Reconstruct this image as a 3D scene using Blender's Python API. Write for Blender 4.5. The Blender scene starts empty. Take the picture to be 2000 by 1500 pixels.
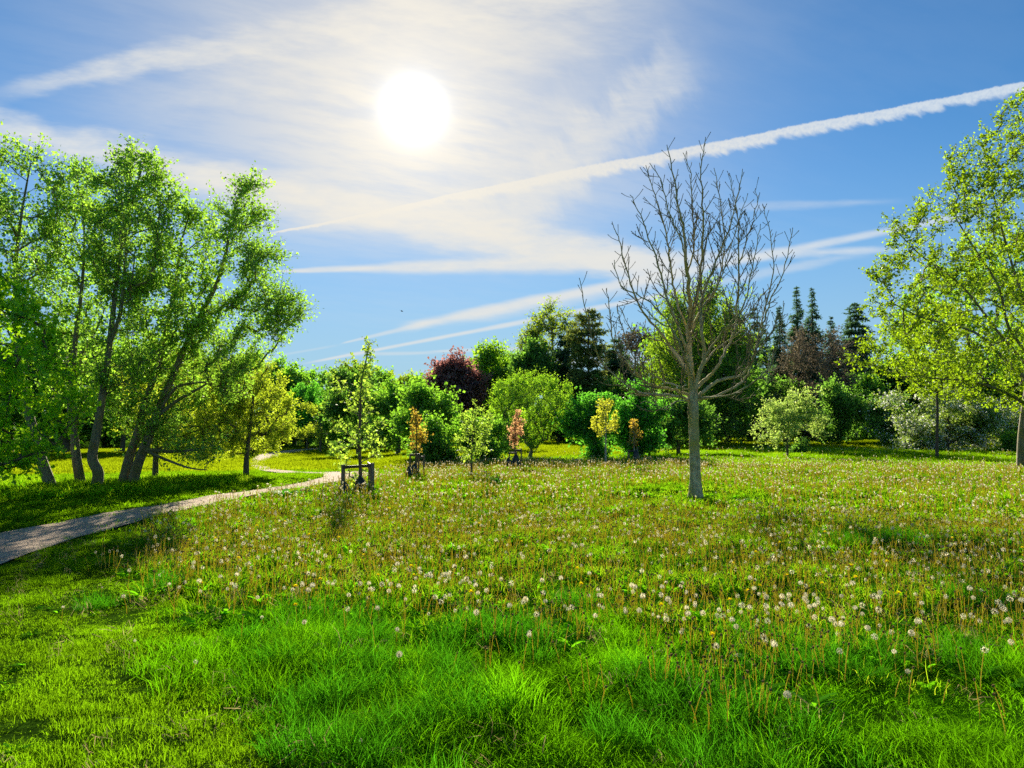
import bpy, math, time
import numpy as np
from mathutils import Vector
T0 = time.time()
SC = bpy.context.scene
COL = SC.collection
PI = math.pi

# ------------------------------------------------------------------ camera
H_CAM, FPX, PITCH = 1.35, 1482.0, math.atan(85 / 1482.0)
cd = bpy.data.cameras.new('camera'); cam = bpy.data.objects.new('camera', cd); COL.objects.link(cam)
cam.location = (0, 0, H_CAM); cam.rotation_euler = (PI / 2 + PITCH, 0, 0)
cd.sensor_width = 36; cd.lens = FPX / 2000 * 36; cd.clip_start = 0.05; cd.clip_end = 3000
SC.camera = cam
CAM = np.array([0, 0, H_CAM])
FWD = np.array([0, math.cos(PITCH), math.sin(PITCH)]); UP = np.array([0, -math.sin(PITCH), math.cos(PITCH)]); RIGHT = np.array([1., 0, 0])
def ray(px, py):
    d = FWD + RIGHT * (px - 1000) / FPX + UP * (750 - py) / FPX
    return d / np.linalg.norm(d)
def at(px, py, Y):                       # point on the ray of a photo pixel at distance Y along +y
    d = ray(px, py); return CAM + d * (Y / d[1])

# ------------------------------------------------------------------ sun + exposure
SUN = ray(808, 215)
SUN_ELEV = math.asin(SUN[2]); SUN_AZ = math.atan2(SUN[0], SUN[1])
sl = bpy.data.lights.new('sun', 'SUN'); sl.energy = 3.7; sl.angle = math.radians(0.55); sl.color = (1, 0.92, 0.74)
so = bpy.data.objects.new('sun', sl); COL.objects.link(so)
so.rotation_euler = Vector(SUN).to_track_quat('Z', 'Y').to_euler()
SC.view_settings.view_transform = 'Standard'; SC.view_settings.look = 'None'
SC.view_settings.exposure = 1.5; SC.view_settings.gamma = 1.0; SC.view_settings.use_curve_mapping = False
SC.render.engine = 'CYCLES'
SC.cycles.max_bounces = 8; SC.cycles.diffuse_bounces = 6; SC.cycles.glossy_bounces = 1; SC.cycles.transmission_bounces = 6
SC.cycles.transparent_max_bounces = 4
SC.cycles.use_denoising = False; SC.cycles.use_adaptive_sampling = True; SC.cycles.adaptive_threshold = 0.02
SC.cycles.sample_clamp_indirect = 6

# ------------------------------------------------------------------ world sky
SKY_STRENGTH = 0.1
W = bpy.data.worlds.new('World'); SC.world = W; W.use_nodes = True; W.cycles.sampling_method = 'MANUAL'; W.cycles.sample_map_resolution = 256
nt = W.node_tree; nt.nodes.clear()
class X:                                 # tiny expression wrapper over math nodes
    def __init__(s, v): s.v = v
    @staticmethod
    def op(o, *a):
        n = nt.nodes.new('ShaderNodeMath'); n.operation = o
        for i, q in enumerate(a):
            q = q.v if isinstance(q, X) else q
            if isinstance(q, (int, float)): n.inputs[i].default_value = float(q)
            else: nt.links.new(q, n.inputs[i])
        return X(n.outputs[0])
    def __add__(s, o): return X.op('ADD', s, o)
    __radd__ = __add__
    def __sub__(s, o): return X.op('SUBTRACT', s, o)
    def __rsub__(s, o): return X.op('SUBTRACT', o, s)
    def __mul__(s, o): return X.op('MULTIPLY', s, o)
    __rmul__ = __mul__
    def __truediv__(s, o): return X.op('DIVIDE', s, o)
    def clamp(s, a=0.0, b=1.0): return X.op('MINIMUM', X.op('MAXIMUM', s, a), b)
    def mx(s, o): return X.op('MAXIMUM', s, o)
    def mn(s, o): return X.op('MINIMUM', s, o)
def sm(x, a, b):                         # smoothstep
    n = nt.nodes.new('ShaderNodeMapRange'); n.interpolation_type = 'SMOOTHSTEP'
    nt.links.new(x.v, n.inputs[0]); n.inputs[1].default_value = a; n.inputs[2].default_value = b
    return X(n.outputs[0])
def dotc(vec, c):
    n = nt.nodes.new('ShaderNodeVectorMath'); n.operation = 'DOT_PRODUCT'
    nt.links.new(vec, n.inputs[0]); n.inputs[1].default_value = tuple(float(q) for q in c); return X(n.outputs['Value'])
def comb(a, b, c=0.0):
    n = nt.nodes.new('ShaderNodeCombineXYZ')
    for i, q in enumerate((a, b, c)):
        if isinstance(q, X): nt.links.new(q.v, n.inputs[i])
        else: n.inputs[i].default_value = q
    return n.outputs[0]
def noise(vec, scale, detail=4, rough=0.55, dist=0.0):
    n = nt.nodes.new('ShaderNodeTexNoise'); nt.links.new(vec, n.inputs['Vector'])
    n.inputs['Scale'].default_value = scale; n.inputs['Detail'].default_value = detail
    n.inputs['Roughness'].default_value = rough; n.inputs['Distortion'].default_value = dist
    return X(n.outputs['Fac'] if 'Fac' in n.outputs else n.outputs[0])
tc = nt.nodes.new('ShaderNodeTexCoord'); D = tc.outputs['Generated']
sky = nt.nodes.new('ShaderNodeTexSky'); sky.sky_type = 'NISHITA'; sky.sun_disc = False
sky.sun_elevation = SUN_ELEV; sky.sun_rotation = SUN_AZ
sky.air_density = 1.0; sky.dust_density = 0.0; sky.ozone_density = 3.0; sky.altitude = 100
def frame_for(A, B):
    a, b = ray(*A), ray(*B)
    n = np.cross(b, a); n /= np.linalg.norm(n)
    if n[2] < 0: n = -n
    m = a + b; m /= np.linalg.norm(m); t = b - a; t /= np.linalg.norm(t)
    dm = dotc(D, m); inv = X.op('DIVIDE', 1.0, dm.mx(0.05))
    half = np.linalg.norm(b - a) / 2 / np.dot(a, m)
    s = dotc(D, t) * inv; q = dotc(D, n) * inv
    return s, q, half, sm(dm, 0.05, 0.2)
def trail(A, B, w0, w1, alpha, f0=0.05, f1=0.05, rag=0.5, nf=14.0, stretch=0.25, soft=1.0, seed=0.0, bow=0.0):
    """a straight cloud streak along the great circle A-B; w in photo pixels, f = fade lengths in t"""
    s, q, half, front = frame_for(A, B)
    t = (s / (2 * half)) + 0.5
    tcl = t.clamp()
    w = (tcl * (w1 - w0) + w0) / FPX
    if bow: q = q - (1.0 - X.op('POWER', (t - 0.5) * 2.0, 2.0)) * (bow / FPX)
    nz, nz2 = (DIA, FIN) if stretch > 1 else (STR, FIN)
    v = X.op('ABSOLUTE', q / w) + (nz - 0.5) * (2.2 * rag)
    a = 1.0 - sm(v, 1.0 - soft * 0.9, 1.0 + soft * 0.2)
    a = a * (0.82 + (nz2 - 0.5) * (1.2 * rag)).clamp()
    return (a * sm(t, 0 - f0, f0 + 1e-4) * (1.0 - sm(t, 1 - f1, 1 + f1 + 1e-4)) * alpha * front).clamp()
def over(a, b): return 1.0 - (1.0 - a) * (1.0 - b)
ang = X.op('ARCCOSINE', dotc(D, SUN).clamp(-1, 1)) * (180 / PI)
# high cirrus veil in the coordinates of a flat cloud layer
zz = dotc(D, (0, 0, 1)).mx(0.03)
cu, cv = dotc(D, (1, 0, 0)) / (zz + 0.12), dotc(D, (0, 1, 0)) / (zz + 0.12)
c1 = noise(comb(cu * 0.55 + cv * 0.25, cv * 1.3 - cu * 0.55, 1.7), 1.6, 5, 0.58)
c2 = noise(comb(cu * 1.0 + cv * 0.3, cv * 2.6 - cu * 1.2, 4.2), 5.0, 4, 0.62)
veil = sm(c1 * 0.75 + c2 * 0.25, 0.47, 0.68)
near = X.op('EXPONENT', X.op('POWER', ang * (1 / 17.5), 2.0) * -1.0)
cl = veil * 0.03 + near * (0.22 + 0.78 * sm(dotc(D, (0, 0, 1)), 0.17, 0.30)) * (0.76 + 0.22 * sm(c2 * 0.5 + c1 * 0.5, 0.38, 0.62))
cl = cl.clamp()
hz_u = dotc(D, RIGHT) / dotc(D, FWD).mx(0.2); hz_v = dotc(D, UP) / dotc(D, FWD).mx(0.2)
STR = noise(comb(hz_u * 9.0, hz_v * 34.0 + hz_u * 3.0, 0.7), 1.0, 4, 0.6)
FIN = noise(comb(hz_u * 26.0, hz_v * 90.0, 3.3), 1.0, 3, 0.6)
DIA = noise(comb(hz_u * 30.0 + hz_v * 20.0, hz_v * 9.0 - hz_u * 7.0, 5.3), 1.0, 4, 0.6)
for tr in [
    trail((30, 178), (1150, -30), 16, 62, 0.72, 0.09, 0.1, rag=1.0, nf=3.0, stretch=0.35, soft=1.0, seed=2.0, bow=8),
    trail((330, 185), (1250, 20), 52, 80, 0.45, 0.3, 0.2, rag=1.1, nf=3.0, stretch=0.3, seed=12.0),
    trail((950, 470), (1335, 120), 70, 62, 0.62, 0.12, 0.12, rag=0.9, nf=6.0, stretch=2.2, seed=7.0),
    trail((880, 420), (1180, 160), 80, 60, 0.30, 0.2, 0.3, rag=0.9, nf=5.0, stretch=1.6, seed=17.0),
    trail((-200, 205), (1330, 528), 34, 50, 1.0, 0.0, 0.09, rag=0.75, nf=5.0, stretch=0.4, seed=5.0, bow=-9),
    trail((250, 320), (1200, 505), 30, 36, 0.5, 0.2, 0.1, rag=0.75, nf=5.0, stretch=0.4, seed=6.0, bow=-20),
    trail((538, 530), (1330, 514), 3, 34, 0.9, 0.02, 0.12, rag=0.55, nf=6.0, stretch=0.4, seed=9.0, bow=3),
    trail((1150, 512), (1740, 487), 22, 7, 0.8, 0.1, 0.1, rag=0.7, nf=7.0, stretch=0.5, seed=10.0),
    trail((800, 637), (1900, 418), 14, 8, 0.92, 0.035, 0.05, rag=0.5, nf=8.0, stretch=0.5, seed=14.0),
    trail((900, 622), (1340, 540), 16, 22, 0.55, 0.15, 0.2, rag=0.6, nf=6.0, stretch=0.5, seed=15.0),
    trail((670, 670), (840, 630), 2, 8, 0.6, 0.05, 0.1, rag=0.3, nf=8.0, seed=16.0),
    trail((610, 707), (1330, 570), 3.2, 8, 0.85, 0.05, 0.06, rag=0.35, nf=8.0, stretch=0.5, seed=18.0),
    trail((1280, 578), (1680, 495), 10, 11, 0.5, 0.1, 0.15, rag=0.8, nf=9.0, stretch=0.8, seed=19.0),
    trail((540, 695), (650, 676), 3, 3, 0.28, 0.2, 0.3, rag=0.3, seed=20.0),
    trail((690, 692), (850, 689), 5, 4, 0.45, 0.25, 0.25, rag=0.5, seed=21.0),
    trail((850, 686), (1060, 680), 3, 9, 0.75, 0.15, 0.25, rag=0.5, seed=22.0),
    trail((850, 725), (1250, 700), 5, 14, 0.7, 0.2, 0.2, rag=0.5, seed=23.0),
    trail((1440, 403), (1720, 394), 9, 8, 0.33, 0.2, 0.25, rag=0.8, nf=9, seed=24.0),
    trail((560, 440), (1000, 400), 20, 40, 0.5, 0.3, 0.4, rag=0.8, nf=5, seed=25.0),
]: cl = over(cl, tr)
# the fresh, scalloped contrail
s, q, half, front = frame_for((512, 460), (2300, 112))
t = s / (2 * half) + 0.5; tcl = t.clamp()
q = q - (noise(comb(s * 9.0, 0.3), 1.0, 2) - 0.5) * 0.007 + (noise(comb(s * 70.0, 0.3), 1.0, 3) - 0.5) * 0.002
w = (sm(tcl, 0.0, 0.42) * 10.5 + 2.5 - sm(tcl, 0.5, 1.0) * 3.0) / FPX
v = q / w                                # >0 above
vor = nt.nodes.new('ShaderNodeTexVoronoi'); vor.voronoi_dimensions = '2D'; vor.feature = 'SMOOTH_F1'
nt.links.new(comb((s + q * 0.9) * 78.0, v * 0.22), vor.inputs['Vector']); vor.inputs['Scale'].default_value = 1.0
sc_ = noise(comb((s + q * 0.9) * 95.0, v * 0.5, 5.0), 1.0, 3, 0.6)
pf = noise(comb(s * 240.0, q * 230.0, 2.0), 1.0, 3, 0.6)
low = sm(v + (X(vor.outputs[0]) - 0.45) * -0.95 + (sc_ - 0.5) * 1.5, -1.25, -0.15)
top = 1.0 - sm(v + (pf - 0.5) * 0.5, 0.62, 0.95)
cl = over(cl, (low * top * (0.55 + pf * 0.75).clamp() * sm(t, 0.0, 0.03) * front * 0.96).clamp())
cl = cl * sm(dotc(D, (0, 0, 1)), -0.02, 0.05)
# colours
hs = nt.nodes.new('ShaderNodeHueSaturation'); hs.inputs['Saturation'].default_value = 1.0
nt.links.new(sky.outputs[0], hs.inputs['Color'])
def colmul(c, x):
    n = nt.nodes.new('ShaderNodeVectorMath'); n.operation = 'SCALE'
    if isinstance(c, tuple): n.inputs[0].default_value = c
    else: nt.links.new(c, n.inputs[0])
    if isinstance(x, X): nt.links.new(x.v, n.inputs['Scale'])
    else: n.inputs['Scale'].default_value = x
    return n.outputs[0]
def vadd(a, b):
    n = nt.nodes.new('ShaderNodeVectorMath'); n.operation = 'ADD'; nt.links.new(a, n.inputs[0]); nt.links.new(b, n.inputs[1]); return n.outputs[0]
def vmul(a, c):
    n = nt.nodes.new('ShaderNodeVectorMath'); n.operation = 'MULTIPLY'; nt.links.new(a, n.inputs[0]); n.inputs[1].default_value = c; return n.outputs[0]
SKYTINT = (0.175, 0.322, 0.408)
skyc0 = vmul(hs.outputs[0], SKYTINT)
hm = nt.nodes.new('ShaderNodeMix'); hm.data_type = 'VECTOR'; hf = (1.0 - sm(dotc(D, (0, 0, 1)), 0.0, 0.36)) * 0.80
nt.links.new(hf.v, hm.inputs[0]); nt.links.new(skyc0, hm.inputs[4]); hm.inputs[5].default_value = (0.135 / SKY_STRENGTH, 0.19 / SKY_STRENGTH, 0.235 / SKY_STRENGTH)
skyc = hm.outputs[1]
wide = X.op('EXPONENT', ang * (-1 / 26.0))
warm = X.op('EXPONENT', X.op('POWER', ang * (1 / 27.0), 2.0) * -1.0); cloud_c = vadd(colmul((0.218, 0.257, 0.30), (1.0 - warm) * (1 / SKY_STRENGTH)), colmul((0.313, 0.292, 0.252), warm * (1 / SKY_STRENGTH)))
mixn = nt.nodes.new('ShaderNodeMix'); mixn.data_type = 'VECTOR'; mixn.clamp_factor = True
nt.links.new(cl.v, mixn.inputs[0]); nt.links.new(skyc, mixn.inputs[4]); nt.links.new(cloud_c, mixn.inputs[5])
glow = (X.op('EXPONENT', X.op('POWER', ang * (1 / 1.45), 2.0) * -1.0) * 0.9 + X.op('EXPONENT', ang * (-1 / 3.8)) * 0.12 ) / SKY_STRENGTH
fin = vadd(mixn.outputs[1], colmul((1.0, 0.97, 0.90), glow))
bg = nt.nodes.new('ShaderNodeBackground'); bg.inputs['Strength'].default_value = SKY_STRENGTH
nt.links.new(fin, bg.inputs['Color'])
wo = nt.nodes.new('ShaderNodeOutputWorld'); nt.links.new(bg.outputs[0], wo.inputs['Surface'])

# ------------------------------------------------------------------ helpers
def sstep(x, a, b):
    t = np.clip((x - a) / (b - a), 0, 1); return t * t * (3 - 2 * t)
def hsh(i, j):
    n = np.sin(i * 127.1 + j * 311.7) * 43758.5453; return n - np.floor(n)
def vnoise(x, y):
    xi, yi = np.floor(x), np.floor(y); xf, yf = x - xi, y - yi
    u, v = xf * xf * (3 - 2 * xf), yf * yf * (3 - 2 * yf)
    return (hsh(xi, yi) * (1 - u) + hsh(xi + 1, yi) * u) * (1 - v) + (hsh(xi, yi + 1) * (1 - u) + hsh(xi + 1, yi + 1) * u) * v
def fbm(x, y, o=3):
    s = 0; a = 1; t = 0
    for k in range(o): s = s + a * vnoise(x * 2 ** k + 17 * k, y * 2 ** k - 9 * k); t += a; a *= 0.5
    return s / t
def terrain(x, y):
    x = np.asarray(x, float); y = np.asarray(y, float)
    d = np.hypot(x, y); az = x / np.maximum(y, 1.0)
    z = -1.0 * sstep(-az, 0.02, 0.22) * sstep(d, 20, 62)
    z = z + (fbm(x * 0.35, y * 0.35, 2) - 0.5) * 0.16 * sstep(d, 5, 12) * (1 - sstep(d, 60, 100))
    z = z + ((fbm(x * 1.7 + 5, y * 1.7, 2) - 0.5) * 0.10 + (fbm(x * 4.3, y * 4.3 + 8, 2) - 0.5) * 0.05) * (1 - sstep(d, 12, 30)) * (0.3 + 0.7 * sstep(x, -3.5, 0.5))
    z = z + 0.35 * sstep(az, 0.35, 0.5) * sstep(d, 50, 62)
    return z
def ground_at(px, py):
    d = ray(px, py); z = 0.0
    if d[2] > -1e-4: d = np.array([d[0], d[1], -0.004])
    for _ in range(40):
        t = (H_CAM - z) / -d[2]; p = CAM + d * t; z = 0.5 * z + 0.5 * float(terrain(p[0], p[1]))
    return p
def inpoly(x, y, P):
    P = np.asarray(P); c = np.zeros(len(x), bool); j = len(P) - 1
    for i in range(len(P)):
        xi, yi, xj, yj = P[i][0], P[i][1], P[j][0], P[j][1]
        m = ((yi > y) != (yj > y)) & (x < (xj - xi) * (y - yi) / (yj - yi + 1e-12) + xi)
        c ^= m; j = i
    return c

def mesh_from(name, V, F, mat, mi=None, smooth=False):
    """V (n,3), F list of (k,s) int arrays"""
    me = bpy.data.meshes.new(name)
    V = np.asarray(V, np.float32); me.vertices.add(len(V)); me.vertices.foreach_set('co', V.ravel())
    F = [f for f in F if len(f)]
    loops = np.concatenate([f.ravel() for f in F]).astype(np.int32)
    tot = np.concatenate([np.full(len(f), f.shape[1], np.int32) for f in F])
    st = np.concatenate([[0], np.cumsum(tot)[:-1]]).astype(np.int32)
    me.loops.add(len(loops)); me.loops.foreach_set('vertex_index', loops)
    me.polygons.add(len(tot)); me.polygons.foreach_set('loop_start', st)
    for m in (mat if isinstance(mat, (list, tuple)) else [mat]): me.materials.append(m)
    if mi is not None: me.polygons.foreach_set('material_index', np.asarray(mi, np.int32))
    me.update(calc_edges=True)
    me.polygons.foreach_set('use_smooth', np.full(len(tot), smooth))
    return me
def obj(name, me, parent=None, loc=None):
    o = bpy.data.objects.new(name, me); COL.objects.link(o)
    if parent is not None: o.parent = parent
    if loc is not None: o.location = loc
    return o
def tag(o, label=None, cat=None, group=None, kind=None):
    if label: o['label'] = label
    if cat: o['category'] = cat
    if group: o['group'] = group
    if kind: o['kind'] = kind
    return o
def empty(name, loc, label, cat, group=None, rz=0.0, s=1.0):
    o = bpy.data.objects.new(name, None); COL.objects.link(o); o.location = loc; o.rotation_euler = (0, 0, rz); o.scale = (s, s, s)
    o.empty_display_size = 0.2
    return tag(o, label, cat, group)
def copy_tree(root, loc, rz=0.0, s=1.0, label=None, group=None, mats=None):
    r = root.copy(); COL.objects.link(r); r.location = loc; r.rotation_euler = (0, 0, rz)
    r.scale = s if isinstance(s, tuple) else (s, s, s)
    if label: r['label'] = label
    if group: r['group'] = group
    for ch in list(root.children):
        c = ch.copy(); COL.objects.link(c); c.parent = r
        if mats and c.name.split('.')[0] in mats:
            c.material_slots[0].link = 'OBJECT'; c.material_slots[0].material = mats[c.name.split('.')[0]]
        for g in list(ch.children):
            h = g.copy(); COL.objects.link(h); h.parent = c
    return r

# ------------------------------------------------------------------ materials
def nm(name):
    m = bpy.data.materials.new(name); m.use_nodes = True; t = m.node_tree; t.nodes.clear()
    o = t.nodes.new('ShaderNodeOutputMaterial'); return m, t, o
def ramp(t, stops, fac):
    n = t.nodes.new('ShaderNodeValToRGB'); e = n.color_ramp.elements
    while len(e) > 1: e.remove(e[-1])
    e[0].position, e[0].color = stops[0][0], (*stops[0][1], 1)
    for p, c in stops[1:]: k = e.new(p); k.color = (*c, 1)
    if fac is not None: t.links.new(fac, n.inputs[0])
    return n.outputs[0]
def mul(c, k): return tuple(min(1.0, max(0.0, a * k)) for a in c)
def leafmat(name, dif, tra, mixf=0.5, var=0.35, gloss=0.06, big=0.0, alt=None):
    """two-sided leaf: diffuse + translucent + faint sheen, colour varying per leaf"""
    m, t, o = nm(name)
    g = t.nodes.new('ShaderNodeNewGeometry'); f = g.outputs['Random Per Island']
    if big:
        nz = t.nodes.new('ShaderNodeTexNoise'); nz.inputs['Scale'].default_value = big; nz.inputs['Detail'].default_value = 3
        t.links.new(g.outputs['Position'], nz.inputs['Vector'])
        mm = t.nodes.new('ShaderNodeMath'); mm.operation = 'MULTIPLY_ADD'; t.links.new(nz.outputs[0], mm.inputs[0]); mm.inputs[1].default_value = 1.6; 
        m2 = t.nodes.new('ShaderNodeMath'); m2.operation = 'MULTIPLY_ADD'; t.links.new(f, m2.inputs[0]); m2.inputs[1].default_value = 0.4; m2.inputs[2].default_value = -0.5
        t.links.new(m2.outputs[0], mm.inputs[2]); f = mm.outputs[0]
    a = alt or (dif, tra)
    lift = lambda c, k: tuple(min(0.92, q * k) for q in c)
    dif, tra, a = lift(dif, 1.4), lift(tra, 1.22), (lift(a[0], 1.4), lift(a[1], 1.22))
    cd_ = ramp(t, [(0, mul(dif, 1 - var)), (0.6, dif), (1, mul(a[0], 1 + var))], f)
    ct_ = ramp(t, [(0, mul(tra, 1 - var)), (0.6, tra), (1, mul(a[1], 1 + var))], f)
    d = t.nodes.new('ShaderNodeBsdfDiffuse'); t.links.new(cd_, d.inputs[0])
    tr = t.nodes.new('ShaderNodeBsdfTranslucent'); t.links.new(ct_, tr.inputs[0])
    mx = t.nodes.new('ShaderNodeMixShader'); mx.inputs[0].default_value = mixf
    t.links.new(d.outputs[0], mx.inputs[1]); t.links.new(tr.outputs[0], mx.inputs[2])
    gl = t.nodes.new('ShaderNodeBsdfGlossy'); gl.inputs['Roughness'].default_value = 0.42; gl.inputs[0].default_value = (0.9, 0.95, 0.85, 1)
    m3 = t.nodes.new('ShaderNodeMixShader'); m3.inputs[0].default_value = gloss
    t.links.new(mx.outputs[0], m3.inputs[1]); t.links.new(gl.outputs[0], m3.inputs[2])
    t.links.new(m3.outputs[0], o.inputs[0]); return m
def barkmat(name, c0, c1, scale=9.0, zs=0.25, moss=None, bump=0.6):
    m, t, o = nm(name)
    g = t.nodes.new('ShaderNodeNewGeometry'); mp = t.nodes.new('ShaderNodeMapping'); mp.inputs['Scale'].default_value = (1, 1, zs)
    t.links.new(g.outputs['Position'], mp.inputs[0])
    n = t.nodes.new('ShaderNodeTexNoise'); n.inputs['Scale'].default_value = scale * 3; n.inputs['Detail'].default_value = 6; n.inputs['Roughness'].default_value = 0.7
    t.links.new(mp.outputs[0], n.inputs['Vector'])
    c = ramp(t, [(0.33, c0), (0.62, c1)], n.outputs[0])
    if moss:
        n2 = t.nodes.new('ShaderNodeTexNoise'); n2.inputs['Scale'].default_value = 2.2; n2.inputs['Detail'].default_value = 4
        t.links.new(g.outputs['Position'], n2.inputs['Vector'])
        r = ramp(t, [(0.42, (0, 0, 0)), (0.62, (1, 1, 1))], n2.outputs[0])
        mx = t.nodes.new('ShaderNodeMix'); mx.data_type = 'RGBA'; t.links.new(r, mx.inputs[0]); t.links.new(c, mx.inputs[6]); mx.inputs[7].default_value = (*moss, 1)
        c = mx.outputs[2]
    p = t.nodes.new('ShaderNodeBsdfPrincipled'); t.links.new(c, p.inputs['Base Color']); p.inputs['Roughness'].default_value = 0.85
    b = t.nodes.new('ShaderNodeBump'); b.inputs['Strength'].default_value = bump; b.inputs['Distance'].default_value = 0.02
    t.links.new(n.outputs[0], b.inputs['Height']); t.links.new(b.outputs[0], p.inputs['Normal'])
    t.links.new(p.outputs[0], o.inputs[0]); return m
def plain(name, c, rough=0.7, trans=None, var=0.0):
    m, t, o = nm(name)
    p = t.nodes.new('ShaderNodeBsdfPrincipled'); p.inputs['Roughness'].default_value = rough
    g = t.nodes.new('ShaderNodeNewGeometry')
    n = t.nodes.new('ShaderNodeTexNoise'); n.inputs['Scale'].default_value = 30; n.inputs['Detail'].default_value = 4
    t.links.new(g.outputs['Position'], n.inputs['Vector'])
    cc = ramp(t, [(0.3, mul(c, 1 - var)), (0.7, mul(c, 1 + var))], n.outputs[0])
    t.links.new(cc, p.inputs['Base Color'])
    if trans:
        tr = t.nodes.new('ShaderNodeBsdfTranslucent'); tr.inputs[0].default_value = (*trans, 1)
        mx = t.nodes.new('ShaderNodeMixShader'); mx.inputs[0].default_value = 0.5
        t.links.new(p.outputs[0], mx.inputs[1]); t.links.new(tr.outputs[0], mx.inputs[2]); t.links.new(mx.outputs[0], o.inputs[0])
    else: t.links.new(p.outputs[0], o.inputs[0])
    return m
M = {}
M['poplar'] = leafmat('poplar leaf', (0.095, 0.18, 0.022), (0.33, 0.60, 0.04), 0.6, 0.45, 0.04)
M['sycamore'] = leafmat('sycamore leaf', (0.085, 0.24, 0.012), (0.42, 0.92, 0.01), 0.65, 0.35, 0.02)
M['willow'] = leafmat('willow leaf', (0.12, 0.18, 0.02), (0.52, 0.66, 0.03), 0.62, 0.35, 0.03)
M['maple'] = leafmat('maple leaf', (0.075, 0.135, 0.008), (0.31, 0.47, 0.008), 0.58, 0.45, 0.03)
M['lime'] = leafmat('lime leaf', (0.11, 0.18, 0.03), (0.40, 0.58, 0.05), 0.6, 0.35, 0.04)
M['yellow'] = leafmat('yellow leaf', (0.18, 0.20, 0.015), (0.62, 0.64, 0.04), 0.6, 0.3, 0.03)
M['orange'] = leafmat('copper young leaf', (0.20, 0.13, 0.025), (0.62, 0.40, 0.04), 0.6, 0.35, 0.03, alt=((0.14, 0.17, 0.03), (0.45, 0.48, 0.05)))
M['salmon'] = leafmat('salmon young leaf', (0.30, 0.14, 0.07), (0.85, 0.42, 0.18), 0.6, 0.3, 0.03)
M['green'] = leafmat('green leaf', (0.085, 0.18, 0.02), (0.28, 0.58, 0.03), 0.55, 0.4, 0.03)
M['bright'] = leafmat('fresh green leaf', (0.08, 0.18, 0.015), (0.36, 0.66, 0.02), 0.55, 0.4, 0.04)
M['olive'] = leafmat('olive leaf', (0.11, 0.17, 0.02), (0.38, 0.52, 0.02), 0.55, 0.35, 0.02)
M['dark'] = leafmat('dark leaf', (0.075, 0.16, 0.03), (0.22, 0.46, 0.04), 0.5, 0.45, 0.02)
M['emerald'] = leafmat('emerald leaf', (0.055, 0.17, 0.02), (0.19, 0.60, 0.035), 0.5, 0.35, 0.03)
M['copper'] = leafmat('copper beech leaf', (0.17, 0.10, 0.085), (0.42, 0.18, 0.15), 0.5, 0.45, 0.03)
M['pine'] = leafmat('pine needles', (0.13, 0.17, 0.05), (0.28, 0.34, 0.06), 0.4, 0.4, 0.0)
M['spruce'] = leafmat('spruce needles', (0.065, 0.12, 0.06), (0.13, 0.25, 0.08), 0.35, 0.4, 0.0)
M['weep'] = leafmat('weeping needles', (0.07, 0.16, 0.02), (0.36, 0.58, 0.02), 0.5, 0.5, 0.02)
M['brown'] = leafmat('brown twig sprays', (0.17, 0.14, 0.10), (0.20, 0.16, 0.10), 0.3, 0.4, 0.0)
M['dogwood'] = leafmat('dogwood leaf', (0.15, 0.24, 0.05), (0.52, 0.74, 0.12), 0.5, 0.35, 0.05)
M['whitebl'] = leafmat('hawthorn blossom', (0.85, 0.85, 0.74), (0.85, 0.85, 0.65), 0.45, 0.12, 0.0)
M['hawleaf'] = leafmat('hawthorn leaf', (0.13, 0.20, 0.05), (0.34, 0.48, 0.06), 0.5, 0.35, 0.02)
M['lawn'] = leafmat('mown grass', (0.053, 0.118, 0.006), (0.23, 0.46, 0.004), 0.6, 0.45, 0.0, big=1.6)
M['long'] = leafmat('long grass', (0.036, 0.112, 0.004), (0.16, 0.45, 0.003), 0.6, 0.5, 0.0, big=1.3)
M['mead'] = leafmat('meadow grass', (0.060, 0.145, 0.006), (0.27, 0.54, 0.006), 0.6, 0.5, 0.0, big=0.8, alt=((0.11, 0.15, 0.015), (0.38, 0.46, 0.015)))
M['tuss'] = leafmat('dark tussock grass', (0.026, 0.095, 0.005), (0.085, 0.36, 0.006), 0.5, 0.35, 0.0)
M['farlawn'] = leafmat('far lawn grass', (0.080, 0.12, 0.005), (0.29, 0.38, 0.004), 0.6, 0.3, 0.0, big=0.25)
M['straw'] = leafmat('dead straw', (0.36, 0.28, 0.14), (0.4, 0.3, 0.12), 0.4, 0.35, 0.0)
M['rosette'] = leafmat('dandelion leaf', (0.05, 0.16, 0.008), (0.20, 0.60, 0.006), 0.55, 0.4, 0.0)
M['dock'] = leafmat('dock leaf', (0.05, 0.17, 0.02), (0.16, 0.52, 0.03), 0.5, 0.3, 0.02)
M['puff'] = leafmat('seed fluff', (0.64, 0.60, 0.47), (0.76, 0.70, 0.52), 0.55, 0.12, 0.0)
M['stalk'] = leafmat('dandelion stalk', (0.34, 0.31, 0.07), (0.70, 0.60, 0.09), 0.5, 0.35, 0.0, alt=((0.36, 0.23, 0.07), (0.70, 0.42, 0.09)))
M['budm'] = leafmat('spent head', (0.20, 0.14, 0.06), (0.34, 0.24, 0.08), 0.35, 0.4, 0.0, alt=((0.50, 0.45, 0.30), (0.50, 0.45, 0.30)))
M['petal'] = leafmat('dandelion petal', (0.85, 0.55, 0.01), (1.0, 0.65, 0.01), 0.5, 0.12, 0.0)
M['bark_grey'] = barkmat('grey bark', (0.09, 0.075, 0.045), (0.34, 0.28, 0.17), moss=(0.19, 0.16, 0.05))
M['bark_bare'] = barkmat('smooth ash bark', (0.22, 0.18, 0.085), (0.66, 0.56, 0.31), 6.0, 0.6, moss=(0.40, 0.33, 0.07), bump=1.0)
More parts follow.
